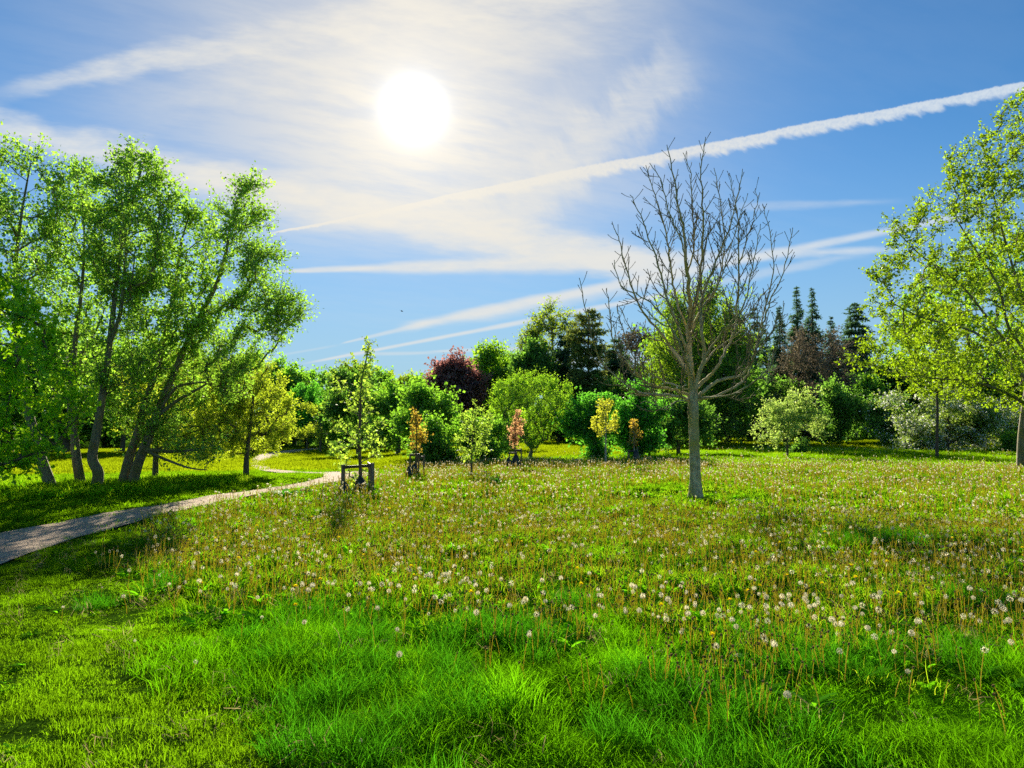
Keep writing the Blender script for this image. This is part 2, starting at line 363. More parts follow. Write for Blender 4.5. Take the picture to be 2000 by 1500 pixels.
M['bark_fine'] = barkmat('dark fine twig bark', (0.11, 0.09, 0.04), (0.30, 0.25, 0.11), 7.0, 0.5)
M['bark_dark'] = barkmat('dark bark', (0.05, 0.04, 0.025), (0.18, 0.145, 0.09))
M['bark_pale'] = barkmat('pale bark', (0.30, 0.27, 0.21), (0.50, 0.46, 0.38))
M['bark_twig'] = barkmat('brown twigs', (0.07, 0.05, 0.035), (0.17, 0.12, 0.085))
M['stake'] = barkmat('weathered stake timber', (0.12, 0.09, 0.055), (0.26, 0.20, 0.13), 8.0, 0.12)
M['rail'] = plain('dark rubber tie', (0.035, 0.03, 0.025), 0.6, var=0.3)
M['bag'] = plain('dark watering bag', (0.02, 0.03, 0.025), 0.4, var=0.3)
print('world+mats', time.time() - T0)
# ------------------------------------------------------------------ ground + path
EDGE_NEAR = [(-260, 1195), (-120, 1146), (0, 1106), (60, 1082), (170, 1047), (280, 1017), (400, 988), (480, 972), (560, 957), (620, 948), (665, 941), (705, 934), (722, 928), (715, 923), (690, 922), (650, 922.5), (607, 923), (575, 921), (545, 918), (524, 912.5), (517, 906), (520, 899), (534, 892), (560, 886), (595, 881.5), (660, 874)]
EDGE_FAR = [(-260, 1095), (-120, 1066), (0, 1044), (60, 1032), (160, 1013), (270, 994), (380, 976), (460, 964), (540, 952), (590, 944), (622, 935.5), (632, 931), (628, 927.5), (612, 925.6), (598, 925.2), (586, 925), (560, 925), (535, 923), (508, 919), (492, 911), (488, 902), (497, 893), (518, 886), (550, 881), (592, 877.5), (660, 871)]
def spline(P, n=12):
    P = np.array(P, float); out = []
    for i in range(len(P) - 1):
        p0, p1, p2, p3 = P[max(i - 1, 0)], P[i], P[i + 1], P[min(i + 2, len(P) - 1)]
        for k in range(n):
            t = k / n; out.append(0.5 * ((2 * p1) + (-p0 + p2) * t + (2 * p0 - 5 * p1 + 4 * p2 - p3) * t * t + (-p0 + 3 * p1 - 3 * p2 + p3) * t ** 3))
    out.append(P[-1]); return np.array(out)
en = np.array([ground_at(*p)[:2] for p in EDGE_NEAR]); ef = np.array([ground_at(*p)[:2] for p in EDGE_FAR])
en, ef = spline(en, 6), spline(ef, 6)
PATH_POLY = np.vstack([en, ef[::-1]])
P2 = [ground_at(*p)[:2] for p in [(870, 903), (900, 897.5), (950, 888), (990, 880), (1010, 876), (1000, 873), (975, 877), (930, 886), (893, 894), (868, 898)]]
BARE_P = ground_at(1358, 975)
def gridmesh(xs, ys, zoff=0.0):
    Xg, Yg = np.meshgrid(xs, ys); Z = terrain(Xg, Yg) + zoff
    V = np.stack([Xg, Yg, Z], -1).reshape(-1, 3); nx, ny = len(xs), len(ys)
    i = (np.arange(ny - 1)[:, None] * nx + np.arange(nx - 1)[None]).ravel()
    return V, np.stack([i, i + 1, i + nx + 1, i + nx], 1)
def ground_mat():
    m, t, o = nm('turf soil')
    g = t.nodes.new('ShaderNodeNewGeometry')
    n = t.nodes.new('ShaderNodeTexNoise'); n.inputs['Scale'].default_value = 3.0; n.inputs['Detail'].default_value = 8; n.inputs['Roughness'].default_value = 0.7
    t.links.new(g.outputs['Position'], n.inputs['Vector'])
    c = ramp(t, [(0.3, (0.012, 0.030, 0.003)), (0.7, (0.04, 0.095, 0.005))], n.outputs[0])
    p = t.nodes.new('ShaderNodeBsdfPrincipled'); p.inputs['Roughness'].default_value = 0.95; t.links.new(c, p.inputs['Base Color']); p.inputs['Specular IOR Level'].default_value = 0.0
    b = t.nodes.new('ShaderNodeBump'); b.inputs['Distance'].default_value = 0.05; t.links.new(n.outputs[0], b.inputs['Height']); t.links.new(b.outputs[0], p.inputs['Normal'])
    t.links.new(p.outputs[0], o.inputs[0]); return m
def path_mat():
    m, t, o = nm('pale gravel path')
    g = t.nodes.new('ShaderNodeNewGeometry')
    v = t.nodes.new('ShaderNodeTexVoronoi'); v.inputs['Scale'].default_value = 55; t.links.new(g.outputs['Position'], v.inputs['Vector'])
    n = t.nodes.new('ShaderNodeTexNoise'); n.inputs['Scale'].default_value = 1.3; n.inputs['Detail'].default_value = 7; n.inputs['Roughness'].default_value = 0.7
    t.links.new(g.outputs['Position'], n.inputs['Vector'])
    a = ramp(t, [(0.0, (0.32, 0.21, 0.125)), (0.5, (0.55, 0.38, 0.24)), (1.0, (0.78, 0.57, 0.38))], v.outputs['Color'])
    b_ = ramp(t, [(0.3, (0.58, 0.54, 0.50)), (0.5, (0.88, 0.86, 0.84)), (0.7, (1.0, 1.0, 1.0))], n.outputs[0])
    mx = t.nodes.new('ShaderNodeMix'); mx.data_type = 'RGBA'; mx.blend_type = 'MULTIPLY'; mx.inputs[0].default_value = 1; t.links.new(a, mx.inputs[6]); t.links.new(b_, mx.inputs[7])
    p = t.nodes.new('ShaderNodeBsdfPrincipled'); p.inputs['Roughness'].default_value = 0.9; t.links.new(mx.outputs[2], p.inputs['Base Color'])
    b = t.nodes.new('ShaderNodeBump'); b.inputs['Distance'].default_value = 0.012; t.links.new(v.outputs['Distance'], b.inputs['Height']); t.links.new(b.outputs[0], p.inputs['Normal'])
    t.links.new(p.outputs[0], o.inputs[0]); return m
def geo(a, b, n, k): s = np.linspace(0, 1, n); return a + (b - a) * (np.exp(s * k) - 1) / (math.exp(k) - 1)
xr = geo(0, 500, 230, 5.6); xs = np.concatenate([-xr[::-1][:-1], xr]); ys = np.concatenate([[-60, -20, -8], geo(-3, 700, 380, 5.6)])
V, F = gridmesh(xs, ys)
gm = ground_mat()
tag(obj('ground', mesh_from('ground', V, [F], gm, smooth=True)), kind='structure')
def ribbon(a, b, zoff, n=5):
    ts = np.linspace(0, 1, n)
    P = a[:, None] * (1 - ts)[None, :, None] + b[:, None] * ts[None, :, None]
    Z = terrain(P[..., 0], P[..., 1]) + zoff
    V = np.concatenate([P, Z[..., None]], -1).reshape(-1, 3)
    i = (np.arange(len(a) - 1)[:, None] * n + np.arange(n - 1)[None]).ravel()
    return V, np.stack([i, i + n, i + n + 1, i + 1], 1)
pm = path_mat()
V, F = ribbon(en, ef, 0.02); tag(obj('path', mesh_from('path', V, [F], pm, smooth=True)), kind='structure')
P2a = np.array(P2)
V, F = ribbon(spline(P2a[:5], 6), spline(P2a[5:][::-1], 6), 0.02, 3); tag(obj('footpath', mesh_from('footpath', V, [F], pm, smooth=True)), kind='structure')

# ------------------------------------------------------------------ scatter (geometry nodes)
def scatter(name, P, rot, scl, idx, protos, label=None, cat=None):
    col = bpy.data.collections.new(name + '_kinds')
    for k, me in enumerate(protos):
        o = bpy.data.objects.new('%s_%02d' % (name, k), me); col.objects.link(o)
    me = bpy.data.meshes.new(name); me.vertices.add(len(P)); me.vertices.foreach_set('co', np.asarray(P, np.float32).ravel())
    a = me.attributes.new('rot', 'FLOAT_VECTOR', 'POINT'); a.data.foreach_set('vector', np.asarray(rot, np.float32).ravel())
    a = me.attributes.new('scl', 'FLOAT_VECTOR', 'POINT'); a.data.foreach_set('vector', np.asarray(scl, np.float32).ravel())
    a = me.attributes.new('idx', 'INT', 'POINT'); a.data.foreach_set('value', np.asarray(idx, np.int32))
    o = obj(name, me)
    g = bpy.data.node_groups.new(name, 'GeometryNodeTree')
    g.interface.new_socket('Geometry', in_out='INPUT', socket_type='NodeSocketGeometry'); g.interface.new_socket('Geometry', in_out='OUTPUT', socket_type='NodeSocketGeometry')
    gi = g.nodes.new('NodeGroupInput'); go = g.nodes.new('NodeGroupOutput'); ip = g.nodes.new('GeometryNodeInstanceOnPoints')
    ci = g.nodes.new('GeometryNodeCollectionInfo'); ci.inputs['Collection'].default_value = col; ci.inputs['Separate Children'].default_value = True; ci.inputs['Reset Children'].default_value = True
    def na(n, ty):
        q = g.nodes.new('GeometryNodeInputNamedAttribute'); q.data_type = ty; q.inputs['Name'].default_value = n; return q.outputs['Attribute']
    e = g.nodes.new('FunctionNodeEulerToRotation')
    g.links.new(na('rot', 'FLOAT_VECTOR'), e.inputs[0]); g.links.new(e.outputs[0], ip.inputs['Rotation'])
    g.links.new(na('scl', 'FLOAT_VECTOR'), ip.inputs['Scale']); g.links.new(na('idx', 'INT'), ip.inputs['Instance Index'])
    ip.inputs['Pick Instance'].default_value = True
    g.links.new(gi.outputs[0], ip.inputs['Points']); g.links.new(ci.outputs[0], ip.inputs['Instance']); g.links.new(ip.outputs[0], go.inputs[0])
    md = o.modifiers.new('scatter', 'NODES'); md.node_group = g
    return tag(o, label, cat, kind='stuff')

def blades(rng, nb, R, h0, h1, w, lean=0.5, segs=3, curl=0.6, mi=0, wtip=0.15, flat=1.0):
    """grass blades as tapering bent strips -> V, F"""
    r = R * np.sqrt(rng.random(nb)); a = rng.random(nb) * 2 * PI
    base = np.stack([r * np.cos(a), r * np.sin(a), np.zeros(nb) - 0.01], 1)
    h = rng.uniform(h0, h1, nb) * (1 - 0.35 * (r / R) ** 2)
    d = rng.normal(0, 1, (nb, 2)) * 0.6 + base[:, :2] / R * 0.8; d /= np.linalg.norm(d, axis=1)[:, None] + 1e-6
    le = lean * rng.uniform(0.25, 1, nb); face = rng.random(nb) * 2 * PI
    side = np.stack([np.cos(face), np.sin(face), np.zeros(nb)], 1)
    V = []; 
    for k in range(segs + 1):
        t = k / segs
        bend = le * t + curl * le * t ** 3
        p = base + np.concatenate([d * (np.sin(bend) * h * t)[:, None], (h * t * np.cos(bend * 0.9))[:, None]], 1)
        ww = w * rng.uniform(0.7, 1.2, nb) * (1 - t ** 1.6 * (1 - wtip)) * 0.5
        V += [p - side * ww[:, None], p + side * ww[:, None]]
    V = np.stack(V, 1).reshape(-1, 3); m = 2 * (segs + 1)
    F = [np.arange(nb) * m + 2 * k for k in range(segs)]
    F = np.concatenate([np.stack([f, f + 1, f + 3, f + 2], 1) for f in F])
    return V, F
def multi(parts, name, mats):
    V = []; F = []; mi = []; n = 0
    for v, f, m in parts:
        V.append(v); F.append(f + n); mi.append(np.full(len(f), m)); n += len(v)
    q = [f for f in F if f.shape[1] == 4]; t3 = [f for f in F if f.shape[1] == 3]
    mq = [m for f, m in zip(F, mi) if f.shape[1] == 4]; mt = [m for f, m in zip(F, mi) if f.shape[1] == 3]
    return mesh_from(name, np.vstack(V), q + t3, mats, np.concatenate(mq + mt))
R0 = np.random.default_rng(11)
def blade_leaf(rng, n, R, L0, L1, w, up=0.6, seg=4, lobes=True):
    """broad rosette leaves, arching out from the middle"""
    a = rng.random(n) * 2 * PI; L = rng.uniform(L0, L1, n); el = rng.uniform(up * 0.4, up * 1.4, n)
    V = []
    prof = [0.25, 0.7, 0.55, 1.0, 0.6, 0.9, 0.15] if lobes else [0.3, 0.6, 0.9, 1.0, 0.95, 0.6, 0.08]
    for k in range(7):
        t = k / 6; rr = L * t * np.cos(el * (1 - 0.5 * t)); zz = L * (np.sin(el) * t - 0.55 * t * t * np.sin(el)) + 0.01
        c = np.stack([np.cos(a) * (rr + R * 0.2), np.sin(a) * (rr + R * 0.2), zz], 1)
        sd = np.stack([-np.sin(a), np.cos(a), np.full(n, 0.25)], 1) * (w * prof[k] * 0.5)
        V += [c - sd, c + sd * np.array([1, 1, -1])]
    V = np.stack(V, 1).reshape(-1, 3)
    F = np.concatenate([np.stack([f, f + 1, f + 3, f + 2], 1) for f in [np.arange(n) * 14 + 2 * k for k in range(6)]])
    return V, F
tufts_lawn = [mesh_from('lawn_tuft', *(lambda v, f: (v, [f]))(*blades(R0, 130, 0.12, 0.015, 0.06, 0.0029, 1.3, 2)), M['lawn']) for _ in range(4)]
tufts_long = [mesh_from('long_tuft', *(lambda v, f: (v, [f]))(*blades(R0, 95, 0.12, 0.06, 0.20, 0.0036, 0.9, 3)), M['long']) for _ in range(5)]
tufts_tuss = [mesh_from('tussock', *(lambda v, f: (v, [f]))(*blades(R0, 150, 0.13, 0.12, 0.28, 0.0036, 0.95, 4)), M['tuss']) for _ in range(3)]
def mead_tuft(wk, nb, hs_=1.0):
    p = [(*blades(R0, nb, 0.13, 0.05 * hs_, 0.17 * hs_, 0.0038 * wk, 0.9, 3), 0)]
    p.append((*blade_leaf(R0, max(4, nb // 7), 0.05, 0.08, 0.17, 0.032), 1))
    return multi(p, 'meadow_tuft', [M['mead'], M['rosette']])
tufts_mead = [mead_tuft(1, 55) for _ in range(5)]
tufts_mead_m = [mead_tuft(2.2, 30) for _ in range(4)]
tufts_far = [mesh_from('far_tuft', *(lambda v, f: (v, [f]))(*blades(R0, 60, 0.45, 0.04, 0.11, 0.022, 0.8, 2)), M['farlawn']) for _ in range(4)]
tufts_midlawn = [mesh_from('mid_tuft', *(lambda v, f: (v, [f]))(*blades(R0, 70, 0.25, 0.03, 0.075, 0.010, 0.9, 2)), M['lawn']) for _ in range(4)]
tufts_farmead = [multi([(*blades(R0, 60, 0.45, 0.08, 0.22, 0.016, 0.6, 2), 0)], 'far_meadow_tuft', [M['mead']]) for _ in range(4)]

def sample(d0, d1, dens, az=0.80, seed=0, lo=None):
    rng = np.random.default_rng(seed); A = (d1 ** 2 - d0 ** 2) * az
    n = int(A * dens); d = np.sqrt(rng.uniform(d0 ** 2, d1 ** 2, n)); a = rng.uniform(-az, az, n)
    x, y = d * np.sin(a), d * np.cos(a)
    k = ~inpoly(x + rng.normal(0, .07, n), y + rng.normal(0, .07, n), PATH_POLY) & ~inpoly(x, y, P2a); return x[k], y[k], rng
MEAD = np.array([ground_at(*p)[:2] for p in [(250, 1150), (235, 1115), (300, 1045), (350, 1008), (430, 992), (560, 963), (640, 952), (690, 938), (740, 925), (800, 915), (880, 908), (960, 903), (1100, 893), (1300, 884), (1500, 876), (1800, 877), (2400, 880), (3200, 1000), (4200, 1400), (2600, 1330), (2000, 1270), (1750, 1250), (1480, 1400), (1330, 1340), (1250, 1240), (1050, 1265), (820, 1215), (640, 1225), (400, 1215), (290, 1190)]])
LONGP = np.array([ground_at(*p)[:2] for p in [(235, 1110), (330, 1230), (480, 1330), (560, 1500), (600, 1900), (3500, 1900), (3200, 1100), (2000, 1100), (800, 1100), (400, 1080)]])
STRIP = np.array([ground_at(*p)[:2] for p in [(-400, 1010), (0, 978), (240, 968), (380, 958), (490, 937), (480, 930), (300, 934), (0, 938), (-400, 942)]])
def zones(x, y):
    jr = np.random.default_rng(len(x)); wx = x + (fbm(x * 1.1, y * 1.1) - 0.5) * 1.2 + jr.normal(0, .14, len(x)); wy = y + (fbm(x * 1.1 + 40, y * 1.1) - 0.5) * 1.8 + jr.normal(0, .28, len(x))
    m = inpoly(wx, wy, MEAD); l = inpoly(wx, wy, LONGP) & ~m; s = inpoly(x, y, STRIP)
    return m, l, s
def rots(rng, n, tilt=0.12): return np.stack([rng.normal(0, tilt, n), rng.normal(0, tilt, n), rng.random(n) * 2 * PI], 1)
def put(name, x, y, rng, protos, s0, s1, hmul=None, label=None, cat=None, tilt=0.12, dz=0.0):
    n = len(x); s = rng.uniform(s0, s1, n); hh = s if hmul is None else s * hmul
    return scatter(name, np.stack([x, y, terrain(x, y) + dz], 1), rots(rng, n, tilt), np.stack([s, s, hh], 1), rng.integers(0, len(protos), n), protos, label, cat)
# near field
x, y, rng = sample(2.2, 11, 150, 0.86, 1); m, l, s = zones(x, y)
k = ~m & ~l & ~s; GAP = fbm(x * 2.6 + 21, y * 3.4 + 3); k &= (GAP > .34) | (rng.random(len(x)) < .5); put('mown_grass', x[k], y[k], rng, tufts_lawn, 0.8, 1.3, 0.35 + 1.3 * sstep(fbm(x[k] * 3.2, y[k] * 3.2), 0.25, 0.75), 'short mown bright green grass beside the gravel path', 'grass')
k = l & ((GAP > .44) | (rng.random(len(x)) < .24)); pat = fbm(x[k] * 1.4 + 3, y[k] * 1.4)
put('long_grass', x[k], y[k], rng, tufts_long, 0.75, 1.25, 0.25 + sstep(pat * .6 + .4 * fbm(x[k] * 4, y[k] * 4), 0.28, 0.72) * 0.95, 'lush uneven green grass in front of the dandelion meadow', 'grass')
x, y, rng = sample(4, 13, 75, 0.82, 2); m, l, s = zones(x, y); GAP = fbm(x * 2.4 + 31, y * 2.8); k = m & ((GAP > .42) | (rng.random(len(x)) < .30))
put('meadow_grass', x[k], y[k], rng, tufts_mead, 0.8, 1.3, 0.35 + 1.0 * sstep(fbm(x[k] * 2.2, y[k] * 2.2), .25, .75), 'yellow green meadow grass and leaf rosettes between the dandelions', 'grass')
x, y, rng = sample(13, 28, 26, 0.78, 3); m, l, s = zones(x, y)
put('meadow_sward', x[m], y[m], rng, tufts_mead_m, 1.0, 1.5, 0.35 + 0.6 * fbm(x[m] * 0.5, y[m] * 0.5), 'mid distance meadow grass around the bare tree and young trees', 'grass')
x, y, rng = sample(11, 26, 26, 0.86, 4); m, l, s = zones(x, y); k = ~m & ~s
put('lawn_sward', x[k], y[k], rng, tufts_midlawn, 0.9, 1.4, 0.8 + 0 * x[k], 'smooth mown lawn along both sides of the winding path', 'grass')
k = s; x2, y2, rng = sample(11, 26, 40, 0.86, 5); k = inpoly(x2, y2, STRIP)
put('verge_grass', x2[k], y2[k], rng, tufts_mead_m, 1.0, 1.6, 0.8 + 0.8 * fbm(x2[k], y2[k]), 'unmown strip of deep green grass under the poplar trunks', 'grass')
x, y, rng = sample(26, 95, 5.5, 0.80, 6); m, l, s = zones(x, y)
k = ~m; put('far_lawn', x[k], y[k], rng, tufts_far, 0.9, 1.5, None, 'sunlit far lawn reaching back to the wood edge', 'grass')
x, y, rng = sample(28, 60, 9, 0.80, 7); m, l, s = zones(x, y)
put('far_meadow', x[m], y[m], rng, tufts_farmead, 0.8, 1.2, 0.7 + 0 * x[m], 'far part of the flowering meadow', 'grass')
# tussocks
TUS = [(655, 1215, 10, .32), (845, 1300, 22, .6), (760, 1400, 16, .5), (960, 1240, 12, .35), (1040, 1250, 6, .25), (600, 1330, 8, .35), (540, 1255, 6, .25), (1340, 1420, 12, .45), (1480, 1250, 7, .3), (1640, 1290, 14, .45), (1560, 1320, 10, .4), (1870, 1290, 8, .35), (190, 1190, 2, .12), (1650, 1060, 10, .4), (1750, 1060, 9, .4), (1270, 1390, 9, .35), (800, 1480, 10, .4), (1520, 1470, 8, .35), (1110, 1190, 6, .3), (690, 1255, 5, .2), (300, 1150, 4, .2), (930, 1010, 6, .3), (1920, 1180, 7, .3)]
tp = []
rng = np.random.default_rng(5)
for px, py, n, r in TUS:
    c = ground_at(px, py)
    for _ in range(n): a = rng.random() * 2 * PI; q = r * math.sqrt(rng.random()); tp.append((c[0] + q * math.cos(a), c[1] + q * math.sin(a)))
tp = np.array(tp); put('tussocks', tp[:, 0], tp[:, 1], rng, tufts_tuss, 0.7, 1.15, None, 'dark green tussocks of taller grass in the foreground', 'grass')
weedlet = [multi([(*blade_leaf(R0, 9, .03, .05, .13, .03), 0)], 'broad_weed', [M['rosette']]) for _ in range(3)]
wx_, wy_, rng = sample(2.4, 10, 5, .86, 31); k = fbm(wx_ * 1.5, wy_ * 1.5 + 4) > .5; ros = [multi([(*blade_leaf(R0, 11, .04, .10, .20, .045, .9), 0)], 'dandelion_rosette', [M['rosette']]) for _ in range(3)]
rp = []
for px_, py_, n_, rr_ in [(1340, 1370, 7, .2), (1440, 1310, 6, .35), (860, 1225, 8, .4), (1060, 1270, 7, .35), (1250, 1280, 8, .4), (1600, 1300, 10, .5), (1760, 1300, 8, .5), (1930, 1300, 7, .5), (450, 1205, 7, .5), (650, 1230, 5, .3), (1650, 1200, 10, .8), (1100, 1190, 10, .8), (1500, 1390, 5, .3), (300, 1120, 6, .4)]:
    c_ = ground_at(px_, py_); rp += [(c_[0] + rng.normal(0, rr_ * .5), c_[1] + rng.normal(0, rr_ * .5)) for _ in range(n_)]
rp = np.array(rp); put('dandelion_rosettes', rp[:, 0], rp[:, 1], rng, ros, .45, .8, None, 'broad leaved dandelion clumps along the front of the meadow', 'weeds', dz=.02)
put('weed_rosettes', wx_[k], wy_[k], rng, weedlet, .4, .8, None, 'broad leaved weed rosettes scattered through the foreground turf', 'weeds', dz=.0)
straw = [mesh_from('straw', *(lambda v, f: (v, [f]))(*blades(R0, 9, .10, .10, .22, .004, 2.2, 3)), M['straw']) for _ in range(3)]
wx_, wy_, rng = sample(2.4, 11, 7, .86, 32); put('dead_straw', wx_, wy_, rng, straw, .6, 1.1, None, 'thin pale dead straws lying in the foreground grass', 'grass', tilt=.6, dz=.02)
print('grass', time.time() - T0)
# ------------------------------------------------------------------ wood / leaves builders
class Wood:
    def __init__(s): s.g = {}
    def add(s, pts, rad, sides=5):
        pts = np.asarray(pts, float); s.g.setdefault((len(pts), sides), []).append((pts, np.asarray(rad, float)))
    def add_many(s, P, Rr, sides=3):     # P (M,n,3) R (M,n)
        s.g.setdefault((P.shape[1], sides, 'm'), []).append((P, Rr))
    def mesh(s, name, mat):
        Vs, Fs, off = [], [], 0
        for key, L in s.g.items():
            n, sd = key[0], key[1]
            if len(key) == 3: P = np.concatenate([a for a, _ in L]); Rr = np.concatenate([b for _, b in L])
            else: P = np.stack([a for a, _ in L]); Rr = np.stack([b for _, b in L])
            T = np.empty_like(P); T[:, 1:-1] = P[:, 2:] - P[:, :-2]; T[:, 0] = P[:, 1] - P[:, 0]; T[:, -1] = P[:, -1] - P[:, -2]
            T /= np.linalg.norm(T, axis=2, keepdims=True) + 1e-9
            av = P[:, -1] - P[:, 0]; av /= np.linalg.norm(av, axis=1, keepdims=True) + 1e-9
            ref = np.zeros_like(av); ref[np.arange(len(av)), np.argmin(np.abs(av), axis=1)] = 1
            A = np.cross(T, ref[:, None]); A /= np.linalg.norm(A, axis=2, keepdims=True) + 1e-9
            B = np.cross(T, A)
            th = np.arange(sd) * 2 * PI / sd
            V = P[:, :, None] + (A[:, :, None] * np.cos(th)[None, None, :, None] + B[:, :, None] * np.sin(th)[None, None, :, None]) * Rr[:, :, None, None]
            M_ = len(P); Vs.append(V.reshape(-1, 3))
            m = (np.arange(M_) * n * sd)[:, None, None]; i = (np.arange(n - 1) * sd)[None, :, None]; k = np.arange(sd)[None, None]
            k2 = (np.arange(sd) + 1) % sd; k2 = k2[None, None]
            Fs.append(np.stack([(m + i + k), (m + i + k2), (m + i + sd + k2), (m + i + sd + k)], -1).reshape(-1, 4) + off)
            off += M_ * n * sd
        return mesh_from(name, np.vstack(Vs), Fs, mat, smooth=True)
def bez(a, c, b, n=7):
    t = np.linspace(0, 1, n)[:, None]; return (1 - t) ** 2 * a + 2 * t * (1 - t) * c + t * t * b
def unit(v): return v / (np.linalg.norm(v, axis=-1, keepdims=True) + 1e-9)
def leafmesh(name, P, size, rng, mat, axis=None, asp=0.75, spread=1.0, up=0.35, hang=0.0, lobed=False):
    """each leaf a small folded blade; P (N,3)"""
    n = len(P); ax = rng.normal(0, 1, (n, 3)) * spread
    if axis is not None: ax += axis
    ax[:, 2] -= hang; ax = unit(ax)
    nr = rng.normal(0, 1, (n, 3)); nr[:, 2] += up * 2; sd = unit(np.cross(ax, nr)); nn = np.cross(sd, ax)
    L = (size * rng.uniform(0.6, 1.3, n))[:, None]; Wd = L * asp
    if lobed:
        q = [P, P + ax * L * 0.25 + sd * Wd * 0.55 + nn * L * .06, P + ax * L * 0.55 + sd * Wd * 0.28, P + ax * L, P + ax * L * 0.55 - sd * Wd * 0.28, P + ax * L * 0.25 - sd * Wd * 0.55 + nn * L * .06]
        V = np.stack(q, 1).reshape(-1, 3); i = np.arange(n)[:, None] * 6
        F = np.concatenate([i + np.array([[0, 1, 2, 3]]), i + np.array([[0, 3, 4, 5]])])
    else:
        V = np.stack([P, P + ax * L * 0.5 + sd * Wd * 0.5 + nn * L * 0.08, P + ax * L, P + ax * L * 0.5 - sd * Wd * 0.5 + nn * L * 0.08], 1).reshape(-1, 3)
        F = np.arange(n)[:, None] * 4 + np.arange(4)[None]
    return mesh_from(name, V, [F], mat)

class Tree:
    """skeleton that reaches targets; branches thicken by the number of twigs they carry"""
    def __init__(s, rng): s.rng = rng; s.pos = []; s.par = []; s.rmin = []; s.chains = []; s.tips = []
    def trunk(s, pts, r0, r1, parent=-1):
        n = len(pts); ids = [] if parent < 0 else [parent]
        for k, p in enumerate(pts):
            s.pos.append(np.array(p, float)); s.par.append(parent if k == 0 else len(s.pos) - 2); s.rmin.append(r0 + (r1 - r0) * k / max(1, n - 1)); ids.append(len(s.pos) - 1)
        s.chains.append(ids); return ids
    def reach(s, targets, zpen=1.5, bow=0.25, drop=0.0, nseg=6, tmin=0, minfrac=0.0, order=True):
        rng = s.rng; targets = np.asarray(targets)
        P0 = np.array(s.pos[tmin:])
        if order:
            dd = np.min(np.linalg.norm(targets[:, None] - P0[None], axis=2), axis=1); targets = targets[np.argsort(dd)]
        for T in targets:
            P = np.array(s.pos[tmin:]); d = T - P; dist = np.linalg.norm(d, axis=1)
            horiz = np.hypot(d[:, 0], d[:, 1])
            cost = dist + zpen * np.maximum(0, 0.45 * horiz - d[:, 2] + drop)
            k = int(np.argmin(cost)); a = P[k]; L = dist[k]
            if L < 0.02: continue
            c = (a + T) / 2 + rng.normal(0, 1, 3) * L * 0.10 + np.array([0, 0, -bow * L])
            ns = max(3, min(nseg, int(L / 0.12) + 2)); q = bez(a, c, T, ns + 1)[1:]
            q[:-1] += rng.normal(0, 0.015, (len(q) - 1, 3)) * L
            ids = [k + tmin]
            for j, p in enumerate(q):
                s.pos.append(p); s.par.append(k + tmin if j == 0 else len(s.pos) - 2); s.rmin.append(0); ids.append(len(s.pos) - 1)
            s.chains.append(ids); s.tips.append((len(s.pos) - 1, unit(q[-1] - q[-2])))
    def finish(s, wood, rtip=0.006, power=0.5, sides=5, rmax=None):
        n = len(s.pos); cnt = np.zeros(n)
        for i, _ in s.tips: cnt[i] += 1
        for i in range(n - 1, 0, -1):
            if s.par[i] >= 0: cnt[s.par[i]] += cnt[i]
        r = np.maximum(rtip * np.maximum(cnt, 1) ** power, 0)
        if rmax: r = np.minimum(r, rmax)
        rm = np.array(s.rmin); r = np.where(rm > 0, rm, r)
        for ids in s.chains:
            rr = r[ids].copy()
            if s.rmin[ids[-1]] == 0: rr[0] = rr[1]; rr[-1] *= 0.6
            wood.add([s.pos[i] for i in ids], rr, 8 if rr[0] > 0.06 else sides)
    def tipsPD(s): return np.array([s.pos[i] for i, _ in s.tips]), np.array([d for _, d in s.tips])
def twigs(wood, P, Dr, rng, per, L0, L1, r, spread=0.7, upb=0.15, back=0.0, sides=3):
    """short twigs fanning out from tips; returns (start, end)"""
    a = np.repeat(P, per, axis=0); d = np.repeat(Dr, per, axis=0)
    n = len(a); a = a - d * (rng.random(n) * back)[:, None]
    dd = unit(d + rng.normal(0, spread, (n, 3)) + np.array([0, 0, upb])); L = rng.uniform(L0, L1, n)[:, None]
    mid = a + dd * L * 0.5 + rng.normal(0, 0.05, (n, 3)) * L; e = a + dd * L + np.array([0, 0, upb * 0.2]) * L
    if wood is not None: wood.add_many(np.stack([a, mid, e], 1), np.tile(np.array([r, r * 0.7, r * 0.35]), (n, 1)), sides)
    return a, e
def along(a, e, per, rng, t0=0.15, jit=0.03):
    t = rng.uniform(t0, 1.08, (len(a), per, 1)); p = a[:, None] * (1 - t) + e[:, None] * t
    p = p + rng.normal(0, jit, p.shape); return p.reshape(-1, 3), np.repeat(unit(e - a), per, axis=0)
def poly_targets(poly_px, Y, thick, n, rng, edge=0.0, dens=None):
    """random points in a photo outline given real depth: thickness tapers to the outline"""
    poly = np.array(poly_px, float); lo, hi = poly.min(0), poly.max(0); out = []
    cx = poly.mean(0)
    while len(out) < n:
        q = rng.uniform(lo, hi, (n * 3, 2)); q = q[inpoly(q[:, 0], q[:, 1], poly)]
        if dens is not None: q = q[rng.random(len(q)) < dens(q[:, 0], q[:, 1])]
        for px, py in q:
            # distance to outline in px -> local half thickness
            a = poly; b = np.roll(poly, -1, 0); ab = b - a; tt = np.clip(((np.array([px, py]) - a) * ab).sum(1) / ((ab ** 2).sum(1) + 1e-9), 0, 1)
            dm = np.min(np.linalg.norm(a + ab * tt[:, None] - np.array([px, py]), axis=1)) / FPX * Y
            th = min(thick, 0.25 + dm * 1.6)
            out.append(at(px, py, Y + rng.uniform(-1, 1) * th))
            if len(out) >= n: break
    return np.array(out)
def localise(root_loc, arr): return np.asarray(arr) - np.asarray(root_loc)

